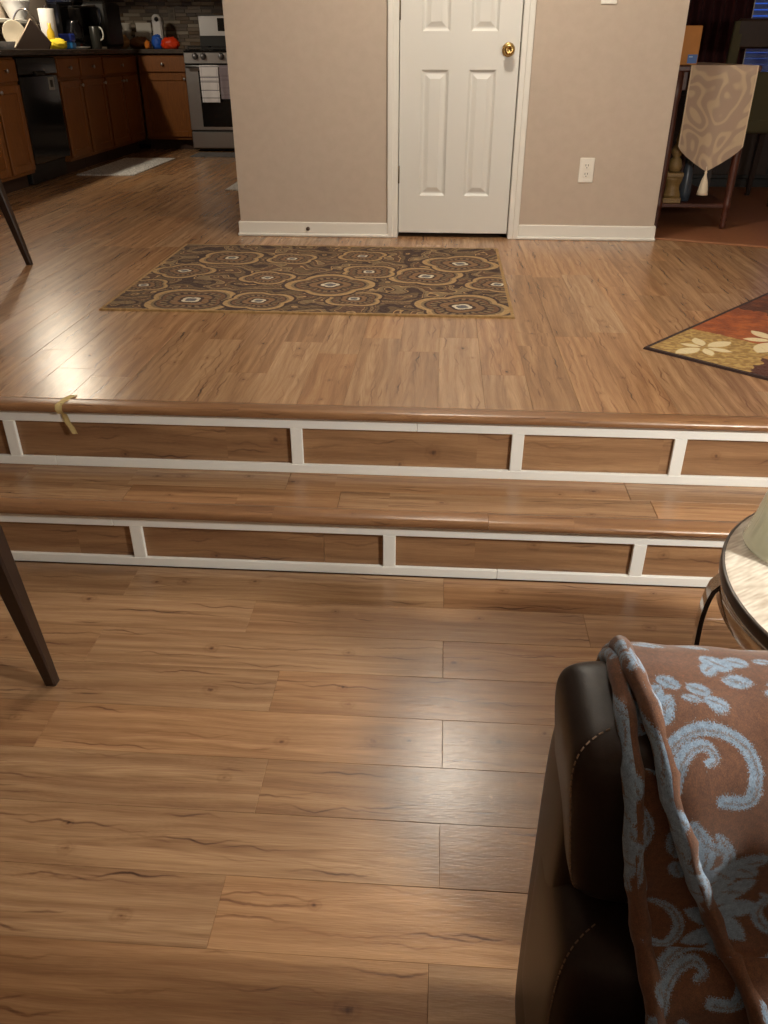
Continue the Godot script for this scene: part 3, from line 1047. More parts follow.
# ------------------------------------------------------------------ chairs at the left edge
func chair(called: String, label: String, foot: Vector3, lean: Vector3, seat_h: float, sx: float, sz: float, m: Material) -> void:
	# foot = the right front foot in view; lean = offset from that foot to the leg's top
	var t := thing(called, label, "chair", Vector3(foot.x + lean.x - sx * 0.5 + 0.02, foot.y, foot.z + lean.z + sz * 0.5 * (1 if lean.z >= 0 else -1)))
	var dz := 1.0 if lean.z >= 0 else -1.0
	for ix in [1, -1]:
		for iz in [1, -1]:
			var top := Vector3(ix * (sx * 0.5 - 0.02), seat_h - 0.03, -iz * dz * sz * 0.5)
			var ft := top - Vector3(ix * lean.x, 0, iz * lean.z)
			ft.y = 0.0
			part("leg", taper(top, ft, Vector2(0.05, 0.05), Vector2(0.027, 0.027)), m, t)
	part("seat", cushion(Vector3(sx * 0.5, 0.05, sz * 0.5 + 0.02), 0.4, 0.3, 40, 16), mat(c8(92, 84, 74), 0.9), t, Vector3(0, seat_h + 0.015, 0))
	part("backrest", cushion(Vector3(0.035, 0.24, sz * 0.5), 0.35, 0.3, 32, 20), mat(c8(92, 84, 74), 0.9), t, Vector3(-sx * 0.5 - 0.02, seat_h + 0.30, 0))

func build_chairs() -> void:
	chair("accent_chair", "dark legged chair on the lower floor at the left edge", Vector3(-0.9, LOW, 0.772), Vector3(-0.045, 0, 0.02), 0.47, 0.5, 0.5, M.dark_wood)
	chair("dining_chair", "dark wooden dining chair on the raised floor near the kitchen", Vector3(-2.035, 0, -1.76), Vector3(-0.085, 0, 0.02), 0.47, 0.46, 0.46, M.dark_wood)

# ------------------------------------------------------------------ rugs
func build_rugs() -> void:
	var lo := Vector3(-1.387, 0.0, -2.262)
	var hi := Vector3(0.300, 0.006, -0.995)
	var W := 640
	var H := 480
	var img := Image.create(W, H, false, Image.FORMAT_RGB8)
	var n := noise(1.0, 601, 3)
	var n2 := noise(1.0, 611, 2)
	var dark := c8(58, 38, 30)
	var tan_ := c8(160, 130, 88)
	var olive := c8(118, 98, 70)
	var rust := c8(104, 74, 50)
	var pale := c8(196, 186, 164)
	var slate := c8(92, 92, 96)
	var meds := [[-1.06, -1.946, 0.17], [-0.751, -1.944, 0.13], [-0.761, -1.158, 0.15], [-0.493, -1.442, 0.20], [-0.362, -1.216, 0.13], [-1.05, -1.154, 0.20], [0.097, -1.891, 0.19], [-0.339, -1.697, 0.14], [-0.065, -1.627, 0.18], [0.095, -1.124, 0.20], [-1.223, -1.658, 0.15], [0.26, -1.50, 0.15], [-0.80, -1.55, 0.13], [-0.40, -2.03, 0.13], [-1.33, -1.38, 0.12]]
	for y in H:
		for x in W:
			var wx := lerpf(lo.x, hi.x, (x + 0.5) / W)
			var wz := lerpf(lo.z, hi.z, (y + 0.5) / H)
			# field: paisley-like contour bands
			var q := n.get_noise_2d(wx * 2.6, wz * 2.6) * 6.5 + n2.get_noise_2d(wx * 6.0, wz * 6.0) * 0.7
			var fr := q - floorf(q)
			var c := olive
			var idx := int(floorf(q)) & 3
			if idx == 0:
				c = dark
			elif idx == 1:
				c = c8(98, 78, 54)
			elif idx == 2:
				c = rust.lerp(dark, 0.4)
			if fr < 0.17:
				c = tan_ if idx != 1 else dark
			elif fr > 0.86:
				c = dark
			for e in meds:
				var dx: float = wx - e[0]
				var dz: float = (wz - e[1]) * 1.05
				if absf(dx) > 0.26 or absf(dz) > 0.26:
					continue
				var a := atan2(dz, dx)
				var rr: float = sqrt(dx * dx + dz * dz) / (e[2] * (0.86 + 0.24 * absf(sin(a * 2.0 + e[0] * 9.0))))
				if rr < 1.0:
					if rr < 0.12:
						c = slate
					elif rr < 0.20:
						c = pale
					elif rr < 0.27:
						c = dark
					elif rr < 0.43:
						c = rust.lerp(tan_, 0.3)
					elif rr < 0.49:
						c = dark
					elif rr < 0.62:
						c = olive if sin(a * 24.0) > -0.2 else dark
					elif rr < 0.70:
						c = rust
					elif rr < 0.74:
						c = dark
					elif rr < 0.80:
						c = olive
					elif rr < 0.93:
						c = tan_
					else:
						c = dark
					break
			if wx < lo.x + 0.014 or wx > hi.x - 0.014 or wz < lo.z + 0.014 or wz > hi.z - 0.014:
				c = c8(150, 118, 74)
			img.set_pixel(x, y, c)
	var m := mat(Color.WHITE, 0.95)
	m.albedo_texture = tex(img)
	m.normal_enabled = true
	m.normal_texture = noise_tex(0.3, 621, Color.BLACK, Color.WHITE, 256, 4.0)
	m.normal_scale = 0.5
	var r := thing("area_rug", "brown and tan rug with floral medallions on the landing", "rug", (lo + hi) * 0.5 * Vector3(1, 0, 1))
	part("pile", rug_mesh(hi.x - lo.x, hi.z - lo.z, 0.007), m, r)
	# floral rug turned about 48 degrees
	var W2 := 480
	var H2 := 256
	var L1 := 1.5
	var L2 := 0.8
	var im2 := Image.create(W2, H2, false, Image.FORMAT_RGB8)
	var gold := c8(170, 140, 82)
	var orange := c8(158, 84, 38)
	var brown := c8(74, 38, 26)
	for y in H2:
		for x in W2:
			var s := (x + 0.5) / W2 * L1
			var t := (y + 0.5) / H2 * L2
			var e := n.get_noise_2d(s * 9.0, t * 9.0)
			var f := n2.get_noise_2d(s * 30.0, t * 30.0)
			var c := brown
			if t > 0.36 + 0.03 * e and s < 0.55:
				c = brown if s < 0.18 else gold.lerp(orange, 0.3)
			elif s < 0.325 + 0.012 * e:
				c = gold.lerp(c8(138, 106, 58), clampf(0.5 + 2.2 * e * f * 4.0, 0, 1))
			elif s < 0.72 + 0.1 * e:
				c = orange.lerp(c8(122, 60, 30), clampf(0.5 + e + f * 0.4, 0, 1))
			else:
				c = brown.lerp(orange, clampf(e * 0.5 + 0.1, 0, 1))
			if s < 0.012 or t < 0.012 or s > L1 - 0.012 or t > L2 - 0.012:
				c = c8(46, 26, 20)
			im2.set_pixel(x, y, c)
	var k := W2 / L1
	var petal := c8(206, 190, 152)
	for fl in [[0.145, 0.15, 0.115, 0.3], [0.40, 0.30, 0.15, 1.0], [0.95, 0.35, 0.16, 0.2], [0.62, 0.58, 0.15, 0.7], [1.2, 0.55, 0.15, 0.5]]:
		for p in 6:
			var a: float = fl[3] + p * TAU / 6.0
			var rr: float = fl[2] * (0.85 + 0.25 * sin(p * 2.3 + fl[0] * 8.0))
			leaf(im2, (fl[0] + cos(a) * rr * 0.62) * k, (fl[1] + sin(a) * rr * 0.62) * k, rr * 0.9 * k, rr * 0.42 * k, a, petal)
	var m2 := mat(Color.WHITE, 0.95)
	m2.albedo_texture = tex(im2)
	m2.normal_enabled = true
	m2.normal_texture = m.normal_texture
	m2.normal_scale = 0.4
	var ang := deg_to_rad(48.69)
	var e1 := Vector3(cos(ang), 0, -sin(ang))
	var e2 := Vector3(sin(ang), 0, cos(ang))
	var c2 := Vector3(0.735, 0, -0.647) + e1 * L1 * 0.5 + e2 * L2 * 0.5
	var r2 := thing("floral_rug", "gold and rust floral rug set diagonally on the landing", "rug", c2, ang)
	part("pile", rug_mesh(L1, L2, 0.008), m2, r2)

func rug_mesh(w: float, d: float, h: float) -> ArrayMesh:
	var st := begin()
	var p := [Vector3(-w / 2, h, -d / 2), Vector3(w / 2, h, -d / 2), Vector3(w / 2, h, d / 2), Vector3(-w / 2, h, d / 2)]
	var uv := [Vector2(0, 0), Vector2(1, 0), Vector2(1, 1), Vector2(0, 1)]
	var e := 0.003
	var q := [Vector3(-w / 2 - e, 0.0005, -d / 2 - e), Vector3(w / 2 + e, 0.0005, -d / 2 - e), Vector3(w / 2 + e, 0.0005, d / 2 + e), Vector3(-w / 2 - e, 0.0005, d / 2 + e)]
	face(st, p, Vector3.UP, uv)
	for i in 4:
		var j := (i + 1) % 4
		face(st, [p[i], p[j], q[j], q[i]], (p[i] + p[j]) * 0.5 * Vector3(1, 0, 1), [uv[i], uv[j], uv[j], uv[i]])
	face(st, q, Vector3.DOWN, uv)
	st.generate_tangents()
	return st.commit()

# ------------------------------------------------------------------ kitchen
# frame-and-panel front in the xy plane facing +z, origin at its lower left
func front_panel(w: float, h: float, arch := false) -> ArrayMesh:
	var st := begin()
	var f := 0.055 if h > 0.25 else 0.0
	if f == 0.0:
		add_box(st, Vector3(w / 2, h / 2, 0.009), Vector3(w, h, 0.018), 0.005)
		return st.commit()
	add_box(st, Vector3(w / 2, h / 2, 0.005), Vector3(w, h, 0.008), 0.0)
	add_box(st, Vector3(f / 2, h / 2, 0.0095), Vector3(f, h, 0.019), 0.004)
	add_box(st, Vector3(w - f / 2, h / 2, 0.0095), Vector3(f, h, 0.019), 0.004)
	add_box(st, Vector3(w / 2, f / 2, 0.0095), Vector3(w - 2 * f, f, 0.0185), 0.004)
	add_box(st, Vector3(w / 2, h - f / 2, 0.0095), Vector3(w - 2 * f, f, 0.0185), 0.004)
	return st.commit()

func cabinet_knob() -> ArrayMesh:
	return lathe([Vector2(0, 0), Vector2(0.007, 0), Vector2(0.006, 0.012), Vector2(0.014, 0.018), Vector2(0.014, 0.024), Vector2(0.008, 0.028), Vector2(0, 0.028)], 14)

# base cabinet: local x along its width, front at z = 0 facing +z
func base_cabinet(label: String, at: Vector3, turn: float, w: float, doors: int, drawers: int, group: String) -> Node3D:
	var t := thing("base_cabinet", label, "cabinet", at, turn, group)
	part("body", box(Vector3(w - 0.002, 0.775, 0.58)), M.oak, t, Vector3(w / 2, 0.1 + 0.3875, -0.30))
	part("toe_kick", box(Vector3(w - 0.002, 0.1, 0.5)), mat(c8(56, 34, 20), 0.7), t, Vector3(w / 2, 0.05, -0.33))
	var km: Material = M.steel
	for i in drawers:
		var dw := w / drawers
		var d := part("drawer", front_panel(dw - 0.03, 0.14), M.oak, t, Vector3(i * dw + 0.015, 0.722, -0.008))
		part("knob", cabinet_knob(), km, d, Vector3((dw - 0.03) / 2, 0.07, 0.018), Vector3(PI / 2, 0, 0))
	for i in doors:
		var dw := w / doors
		var d := part("door", front_panel(dw - 0.03, 0.575), M.oak, t, Vector3(i * dw + 0.015, 0.125, -0.008))
		part("knob", cabinet_knob(), km, d, Vector3(dw - 0.03 - 0.028 if i % 2 == 0 else 0.028, 0.535, 0.019), Vector3(PI / 2, 0, 0))
	return t

func build_kitchen() -> void:
	# left run faces +x: local x runs along -z after a quarter turn
	var XF := -3.13
	var T := PI / 2
	base_cabinet("oak base cabinet left of the black dishwasher", Vector3(XF, 0, -3.52), T, 0.78, 2, 2, "oak base cabinets on the left run")
	base_cabinet("oak base cabinet right beside the black dishwasher", Vector3(XF, 0, -4.99), T, 0.46, 1, 1, "oak base cabinets on the left run")
	base_cabinet("oak base cabinet in the middle of the left kitchen run", Vector3(XF, 0, -5.46), T, 0.52, 1, 1, "oak base cabinets on the left run")
	base_cabinet("oak base cabinet at the dark inner corner of the kitchen", Vector3(XF, 0, -5.99), T, 0.92, 2, 1, "oak base cabinets on the left run")
	base_cabinet("bright honey oak base cabinet left of the steel range", Vector3(-3.12, 0, -6.93), 0.0, 0.515, 1, 1, "oak base cabinets on the back run")
	# dishwasher
	var d := thing("dishwasher", "black built-in dishwasher between oak cabinets", "dishwasher", Vector3(XF, 0, -4.31), T)
	part("door", box(Vector3(0.655, 0.60, 0.58), 0.006), M.black_gloss, d, Vector3(0.335, 0.45, -0.285))
	part("control_panel", box(Vector3(0.655, 0.115, 0.58), 0.006), M.black_gloss, d, Vector3(0.335, 0.815, -0.28))
	part("handle", box(Vector3(0.16, 0.03, 0.03), 0.006), M.black, d, Vector3(0.335, 0.765, 0.012))
	var mg := part("magnet_sign", box(Vector3(0.10, 0.09, 0.003), 0.001), mat(c8(150, 150, 146), 0.6), d, Vector3(0.53, 0.69, 0.0065))
	part("window", box(Vector3(0.05, 0.05, 0.002)), M.black, mg, Vector3(0, 0, 0.0012))
	part("kick_plate", box(Vector3(0.655, 0.13, 0.5), 0.004), M.black, d, Vector3(0.335, 0.075, -0.30))
	# worktops
	var w := thing("worktop", "dark granite worktop along the left and back kitchen runs", "worktop")
	block("left_slab", Vector3(-3.75, 0.885, -7.55), Vector3(-3.095, 0.925, -3.45), M.granite, w, 0.004)
	block("back_slab", Vector3(-3.095, 0.885, -7.55), Vector3(-2.603, 0.925, -6.90), M.granite, w, 0.004)
	# mosaic backsplash, each tile its own piece
	var tiles := [mat(c8(96, 80, 64), 0.35), mat(c8(132, 116, 98), 0.3), mat(c8(72, 56, 46), 0.3), mat(c8(158, 146, 128), 0.35), mat(c8(110, 90, 70), 0.25)]
	var bs := setting("wall_backsplash", "mosaic tile backsplash behind the range and worktop")
	block("grout", Vector3(-3.75, 0.925, -7.55), Vector3(-1.144, 1.40, -7.543), mat(c8(104, 94, 82), 0.8), bs)
	var shapes := {}
	for row in 14:
		var x := -3.74 - rng.randf() * 0.1
		while x < -1.75:
			var wd: float = [0.10, 0.14, 0.18][rng.randi_range(0, 2)]
			if x > -3.74:
				var dp: float = [0.008, 0.011][rng.randi_range(0, 1)]
				var key := "%.2f%.3f" % [wd, dp]
				if not shapes.has(key):
					shapes[key] = box(Vector3(wd - 0.004, 0.029, dp), 0.0015)
				part("tile", shapes[key], tiles[rng.randi_range(0, 4)], bs, Vector3(x + wd / 2, 0.942 + row * 0.0325, -7.543 + dp / 2))
			x += wd
	var bl := setting("wall_backsplash_left", "mosaic tile backsplash under the kitchen window")
	block("grout", Vector3(-3.75, 0.925, -7.53), Vector3(-3.743, 1.11, -4.2), mat(c8(104, 94, 82), 0.8), bl)
	for row in 5:
		var z := -7.5
		while z < -4.4:
			var wd: float = [0.10, 0.14, 0.18][rng.randi_range(0, 2)]
			part("tile", box(Vector3(0.009, 0.032, wd - 0.004), 0.0015), tiles[rng.randi_range(0, 4)], bl, Vector3(-3.7385, 0.943 + row * 0.036, z + wd / 2))
			z += wd
	# wall cabinets just above the frame shade the upper backsplash
	for q in [[-3.74, 0.62, "oak wall cabinet above the back worktop corner"], [-3.11, 0.51, "oak wall cabinet above the back worktop beside range"], [-2.59, 0.76, "oak wall cabinet over the steel range"], [-1.82, 0.66, "oak wall cabinet right of the range near closet wall"]]:
		var u := thing("wall_cabinet", q[2], "cabinet", Vector3(q[0], 1.38, -7.2), 0.0, "oak wall cabinets on the back wall")
		part("body", box(Vector3(q[1] - 0.004, 0.75, 0.33)), M.oak, u, Vector3(q[1] / 2, 0.375, -0.178))
		for i in 2:
			part("door", front_panel(q[1] / 2 - 0.012, 0.71), M.oak, u, Vector3(i * q[1] / 2 + 0.006, 0.02, -0.012))
	# mats
	var mm := patterned(c8(206, 204, 200), c8(120, 116, 114), 701)
	var md := patterned(c8(110, 108, 108), c8(60, 58, 58), 711)
	for q in [[-3.09, -6.14, -2.60, -4.94, mm, "pale grey patterned kitchen mat along the left cabinets"], [-2.50, -6.66, -1.75, -6.30, md, "dark grey mat on the floor before the range"], [-1.64, -4.80, -1.20, -4.19, mm, "pale mat corner peeking out beside the closet wall"]]:
		var r := thing("kitchen_mat", q[5], "mat", Vector3((q[0] + q[2]) / 2, 0, (q[1] + q[3]) / 2))
		part("pile", rug_mesh(q[2] - q[0], q[3] - q[1], 0.008), q[4], r)

func patterned(a: Color, b: Color, seed_: int) -> StandardMaterial3D:
	var n := noise(0.05, seed_, 2)
	var img := Image.create(128, 128, false, Image.FORMAT_RGB8)
	for y in 128:
		for x in 128:
			var q := n.get_noise_2d(x, y) * 5.0
			img.set_pixel(x, y, b if q - floorf(q) < 0.3 else a)
	var m := mat(Color.WHITE, 0.95)
	m.albedo_texture = tex(img)
	return m

func build_range() -> void:
	var t := thing("kitchen_range", "stainless steel gas range with black oven window", "range", Vector3(-2.595, 0, -6.76))
	var W := 0.76
	block("body", Vector3(0.003, 0.02, -0.66), Vector3(W - 0.003, 0.90, -0.03), M.black, t)
	block("drawer", Vector3(0.004, 0.035, -0.03), Vector3(W - 0.004, 0.19, 0.0), M.steel, t, 0.008)
	var od := block("oven_door", Vector3(0.004, 0.205, -0.03), Vector3(W - 0.004, 0.785, 0.0), M.steel, t, 0.006)
	block("oven_window", Vector3(0.135, 0.235, -0.004) - od.position, Vector3(W - 0.135, 0.74, 0.003) - od.position, M.black_gloss, od, 0.002)
	var hb := part("handle", tube([Vector3(0.03, 0.772, 0.045), Vector3(W - 0.03, 0.772, 0.045)], [0.012], 12), M.steel, t)
	for x in [0.05, W - 0.05]:
		part("handle_post", box(Vector3(0.02, 0.02, 0.05), 0.003), M.steel, t, Vector3(x, 0.772, 0.022))
	var st := begin()
	var a := [Vector3(0.004, 0.80, 0.0), Vector3(0.004, 0.895, -0.012)]
	add_box(st, Vector3(W / 2, 0.848, -0.02), Vector3(W - 0.006, 0.098, 0.04), 0.006)
	part("control_panel", st.commit(), M.steel, t)
	for x in [0.121, 0.201, 0.38, 0.56, 0.64]:
		part("burner_knob", lathe([Vector2(0, 0), Vector2(0.030, 0), Vector2(0.030, 0.006), Vector2(0.024, 0.010), Vector2(0.022, 0.032), Vector2(0.018, 0.036), Vector2(0, 0.036)], 20), mat(c8(110, 110, 112), 0.4, 0.6), t, Vector3(x, 0.862, 0.0), Vector3(PI / 2, 0, 0))
	block("cooktop", Vector3(0.004, 0.898, -0.66), Vector3(W - 0.004, 0.912, -0.005), M.black_gloss, t, 0.004)
	for gx in [0.14, 0.38, 0.62]:
		var g := begin()
		for x in [-0.10, -0.035, 0.035, 0.10]:
			add_box(g, Vector3(x, 0.032, 0), Vector3(0.012, 0.014, 0.54), 0.003)
		for z in [-0.264, 0.0, 0.264]:
			add_box(g, Vector3(0, 0.03, z), Vector3(0.212, 0.012, 0.012), 0.003)
		for x in [-0.10, 0.10]:
			for z in [-0.264, 0.264]:
				add_box(g, Vector3(x, 0.014, z), Vector3(0.014, 0.028, 0.014), 0.0)
		part("grate", g.commit(), M.black, t, Vector3(gx, 0.912, -0.33))
	block("backguard", Vector3(0.004, 0.912, -0.76), Vector3(W - 0.004, 1.228, -0.665), M.steel, t, 0.008)
	block("vent_gap", Vector3(0.01, 0.915, -0.667), Vector3(W - 0.01, 1.045, -0.655), M.black, t)
	block("display", Vector3(0.205, 1.085, -0.667), Vector3(0.55, 1.202, -0.661), M.black_gloss, t, 0.002)
	# towels on the handle
	var tw := thing("dish_towel", "white dish towel with dark stripes hanging on the oven handle", "towel", Vector3(-2.337, 0.772, -6.715))
	towel(tw, 0.185, 0.36, c8(226, 224, 228), c8(92, 90, 104))
	var t2 := thing("dish_towel", "grey mauve dish towel behind the white one on oven handle", "towel", Vector3(-2.175, 0.772, -6.715))
	towel(t2, 0.12, 0.33, c8(142, 132, 140), c8(120, 110, 120))

func towel(p: Node3D, w: float, drop: float, a: Color, b: Color) -> void:
	var img := Image.create(64, 128, false, Image.FORMAT_RGB8)
	for y in 128:
		for x in 64:
			var v := y / 128.0
			var c := a
			for s in [0.13, 0.36, 0.385, 0.47, 0.495, 0.70, 0.885]:
				if absf(v - s) < 0.006:
					c = b
			if absf(x - 6) < 1 or absf(x - 58) < 1:
				c = a.lerp(b, 0.4)
			img.set_pixel(x, y, c)
	var m := mat(Color.WHITE, 0.95)
	m.albedo_texture = tex(img)
	m.cull_mode = BaseMaterial3D.CULL_DISABLED
	part("cloth", grid(16, 40, func(u, v):
		var s: float = v * (drop + 0.24) - 0.24
		var y := 0.0
		var z := 0.0
		if s < 0.0:
			y = s
			z = -0.0165
		elif s < 0.05:
			var q: float = s / 0.05 * PI
			y = sin(q) * 0.0165
			z = -cos(q) * 0.0165
		else:
			y = -(s - 0.05)
			z = 0.0165 + 0.006 * sin(u * 9.0) * (s - 0.05) * 3.0
		return Vector3((u - 0.5) * w * (1.0 - 0.1 * maxf(0.0, s)), y, z), func(u, v): return Vector2(u, clampf((v * (drop + 0.24) - 0.24) / drop, 0, 1))), m, p)

func build_counter_items() -> void:
	var Y := 0.925
	# white bowl on the sill
	var t := thing("white_bowl", "large white bowl on the kitchen window sill", "bowl", Vector3(-3.64, 1.14, -5.58))
	part("body", lathe([Vector2(0, 0), Vector2(0.05, 0), Vector2(0.07, 0.02), Vector2(0.10, 0.09), Vector2(0.118, 0.13), Vector2(0.124, 0.135), Vector2(0.118, 0.14), Vector2(0.09, 0.09), Vector2(0.05, 0.02), Vector2(0, 0.015)], 32), mat(c8(220, 222, 224), 0.3), t)
	# dish rack: wire loops with a standing plate
	t = thing("dish_rack", "chrome wire dish rack on the left worktop", "dish rack", Vector3(-3.39, Y, -5.15))
	var ring := []
	for i in 25:
		var a := PI * i / 24.0
		ring.append(Vector3(cos(a) * 0.125, 0.02 + sin(a) * 0.26, 0))
	part("hoop", tube(ring, [0.007], 8), M.chrome, t)
	for z in [-0.10, 0.10]:
		part("rail", tube([Vector3(-0.14, 0.02, z), Vector3(0.14, 0.02, z)], [0.004], 6), M.chrome, t)
	for i in 7:
		part("wire", tube([Vector3(-0.13 + i * 0.043, 0.02, -0.11), Vector3(-0.13 + i * 0.043, 0.02, 0.11)], [0.003], 6), M.chrome, t)
	t = thing("dinner_plate", "cream plate standing in the chrome dish rack", "plate", Vector3(-3.465, Y + 0.1, -5.08))
	part("body", lathe([Vector2(0, 0), Vector2(0.05, 0), Vector2(0.098, 0.014), Vector2(0.10, 0.018), Vector2(0.096, 0.018), Vector2(0.05, 0.006), Vector2(0, 0.006)], 32), mat(c8(226, 214, 190), 0.3), t, Vector3.ZERO, Vector3(PI / 2 - 0.15, 0.9, 0))
	t = thing("plastic_tub", "crumpled pale plastic tub at the left worktop end", "tub", Vector3(-3.44, Y, -4.86))
	part("body", lathe([Vector2(0, 0), Vector2(0.05, 0), Vector2(0.075, 0.05), Vector2(0.078, 0.052), Vector2(0.07, 0.05), Vector2(0.045, 0.006), Vector2(0, 0.006)], 20), mat(c8(196, 198, 200), 0.35), t)
	# tent-shaped brown stand
	t = thing("wooden_stand", "dark brown tent shaped wooden stand on the left worktop", "stand", Vector3(-3.268, Y, -4.97))
	var st := begin()
	var A := Vector3(-0.145, 0.0, 0)
	var B := Vector3(0.145, 0.045, 0)
	var C := Vector3(0.015, 0.20, 0)
	var D := Vector3(0.12, 0.0, 0)
	var th := Vector3(0, 0, 0.012)
	face(st, [A + th, D + th, B + th, C + th], Vector3.BACK)
	face(st, [A - th, D - th, B - th, C - th], Vector3.FORWARD)
	var outl := [A, D, B, C]
	for i in 4:
		face(st, [outl[i] - th, outl[(i + 1) % 4] - th, outl[(i + 1) % 4] + th, outl[i] + th], (outl[i] + outl[(i + 1) % 4]) * 0.5 - Vector3(0.02, 0.08, 0))
	part("board", st.commit(), mat(c8(48, 30, 16), 0.7), t)
	part("edge_strip", tube([A + Vector3(0, 0.004, 0), C], [0.012], 6), mat(c8(168, 146, 122), 0.6), t)
	t = thing("yellow_cloth", "bunched yellow cloth at the worktop edge", "cloth", Vector3(-3.185, Y, -5.24))
	lump(t, "cloth", Vector3(0.075, 0.042, 0.055), mat(c8(214, 190, 36), 0.85), 801)
	t = thing("soap_bottle", "small yellow bottle behind the brown stand", "bottle", Vector3(-3.262, Y, -5.31))
	part("body", lathe([Vector2(0, 0), Vector2(0.03, 0), Vector2(0.032, 0.02), Vector2(0.03, 0.12), Vector2(0.014, 0.15), Vector2(0.013, 0.185), Vector2(0, 0.185)], 18), mat(c8(212, 178, 44), 0.35), t)
	t = thing("paper_towel_roll", "upright white paper towel roll on the left worktop", "paper towels", Vector3(-3.318, Y, -5.42))
	part("roll", lathe([Vector2(0.02, 0.012), Vector2(0.062, 0.012), Vector2(0.063, 0.015), Vector2(0.063, 0.288), Vector2(0.062, 0.29), Vector2(0.02, 0.29)], 28), mat(c8(224, 222, 216), 0.95), t)
	part("holder", lathe([Vector2(0, 0), Vector2(0.075, 0), Vector2(0.075, 0.008), Vector2(0.01, 0.012), Vector2(0.01, 0.31), Vector2(0, 0.315)], 20), M.dark_metal, t)
	t = thing("blue_container", "stacked blue plastic containers before the coffee maker", "container", Vector3(-3.262, Y, -5.6))
	part("tub", box(Vector3(0.13, 0.05, 0.10), 0.01), mat(c8(48, 130, 200), 0.35), t, Vector3(0, 0.026, 0))
	part("lid", box(Vector3(0.12, 0.06, 0.10), 0.01), mat(c8(36, 58, 150), 0.4), t, Vector3(0.005, 0.084, 0))
	t = thing("white_plate", "flat white plate near the left worktop edge", "plate", Vector3(-3.215, Y, -5.72))
	part("body", lathe([Vector2(0, 0), Vector2(0.06, 0), Vector2(0.105, 0.014), Vector2(0.105, 0.017), Vector2(0.06, 0.005), Vector2(0, 0.005)], 28), mat(c8(222, 220, 214), 0.3), t)
	# black appliances
	t = thing("coffee_maker", "tall black coffee maker on the left worktop", "coffee maker", Vector3(-3.38, Y, -5.98))
	part("base", box(Vector3(0.26, 0.05, 0.24), 0.012), M.black_gloss, t, Vector3(0, 0.026, 0))
	part("tower", box(Vector3(0.11, 0.42, 0.22), 0.015), M.black_gloss, t, Vector3(-0.07, 0.24, 0))
	part("head", box(Vector3(0.26, 0.13, 0.23), 0.02), M.black_gloss, t, Vector3(0, 0.40, 0))
	part("carafe", lathe([Vector2(0, 0.055), Vector2(0.065, 0.055), Vector2(0.075, 0.09), Vector2(0.075, 0.16), Vector2(0.055, 0.20), Vector2(0.055, 0.22), Vector2(0, 0.22)], 24), M.black_gloss, t, Vector3(0.05, 0, 0))
	t = thing("mug", "dark mug with pale handle beside the coffee maker", "mug", Vector3(-3.205, Y + 0.0, -5.95 - 0.18))
	part("body", lathe([Vector2(0, 0), Vector2(0.042, 0), Vector2(0.045, 0.01), Vector2(0.045, 0.175), Vector2(0.042, 0.18), Vector2(0.038, 0.17), Vector2(0.038, 0.01), Vector2(0, 0.01)], 24), mat(c8(40, 40, 36), 0.3), t)
	var hd := []
	for i in 13:
		var a := -PI / 2 + PI * i / 12.0
		hd.append(Vector3(0.044 + cos(a) * 0.032, 0.12 + sin(a) * 0.05, 0))
	part("handle", tube(hd, [0.007], 8), mat(c8(190, 190, 180), 0.3), t)
	t = thing("toaster_oven", "black toaster oven in the worktop corner", "toaster oven", Vector3(-3.34, Y, -6.55))
	part("body", box(Vector3(0.36, 0.36, 0.40), 0.02), M.black, t, Vector3(0, 0.20, 0))
	part("door_glass", box(Vector3(0.30, 0.22, 0.006), 0.002), M.black_gloss, t, Vector3(-0.02, 0.22, 0.201))
	part("door_handle", tube([Vector3(-0.12, 0.345, 0.222), Vector3(0.10, 0.345, 0.222)], [0.007], 8), M.steel, t)
	for x in [-0.14, 0.14]:
		part("foot", box(Vector3(0.03, 0.022, 0.3)), M.black, t, Vector3(x, 0.011, 0))
	# back run
	t = thing("bread_bag", "tan bread bag in the kitchen corner", "bag", Vector3(-3.275, Y, -6.97))
	lump(t, "bag", Vector3(0.088, 0.07, 0.07), mat(c8(176, 140, 96), 0.5), 811)
	t = thing("loaf_bag", "brown loaf in clear bag on the back worktop", "bag", Vector3(-3.13, Y, -7.12))
	lump(t, "loaf", Vector3(0.105, 0.06, 0.07), mat(c8(120, 80, 54), 0.45), 821)
	t = thing("white_carton", "white carton behind the loaf on the back worktop", "carton", Vector3(-3.146, Y, -7.34))
	part("body", box(Vector3(0.17, 0.15, 0.09), 0.004), mat(c8(206, 204, 198), 0.6), t, Vector3(0, 0.0755, 0))
	part("fold", box(Vector3(0.16, 0.09, 0.012), 0.003), mat(c8(206, 204, 198), 0.6), t, Vector3(0.0, 0.19, 0.0))
	t = thing("ramekin_stack", "stack of small white ramekins in the corner", "ramekins", Vector3(-3.336, Y, -7.37))
	for i in 4:
		part("ramekin", lathe([Vector2(0, 0), Vector2(0.036, 0), Vector2(0.048, 0.055), Vector2(0.049, 0.058), Vector2(0.043, 0.056), Vector2(0.034, 0.006), Vector2(0, 0.006)], 20), mat(c8(212, 208, 200), 0.3), t, Vector3(0, i * 0.058, 0))
	t = thing("can_opener", "tall white electric can opener by the back wall", "can opener", Vector3(-2.97, Y, -7.27))
	part("body", box(Vector3(0.10, 0.26, 0.09), 0.015), mat(c8(214, 214, 216), 0.4), t, Vector3(0, 0.131, 0))
	part("head", lathe([Vector2(0, 0), Vector2(0.045, 0), Vector2(0.045, 0.085), Vector2(0, 0.085)], 24), mat(c8(214, 214, 216), 0.4), t, Vector3(0, 0.262, -0.042), Vector3(PI / 2, 0, 0))
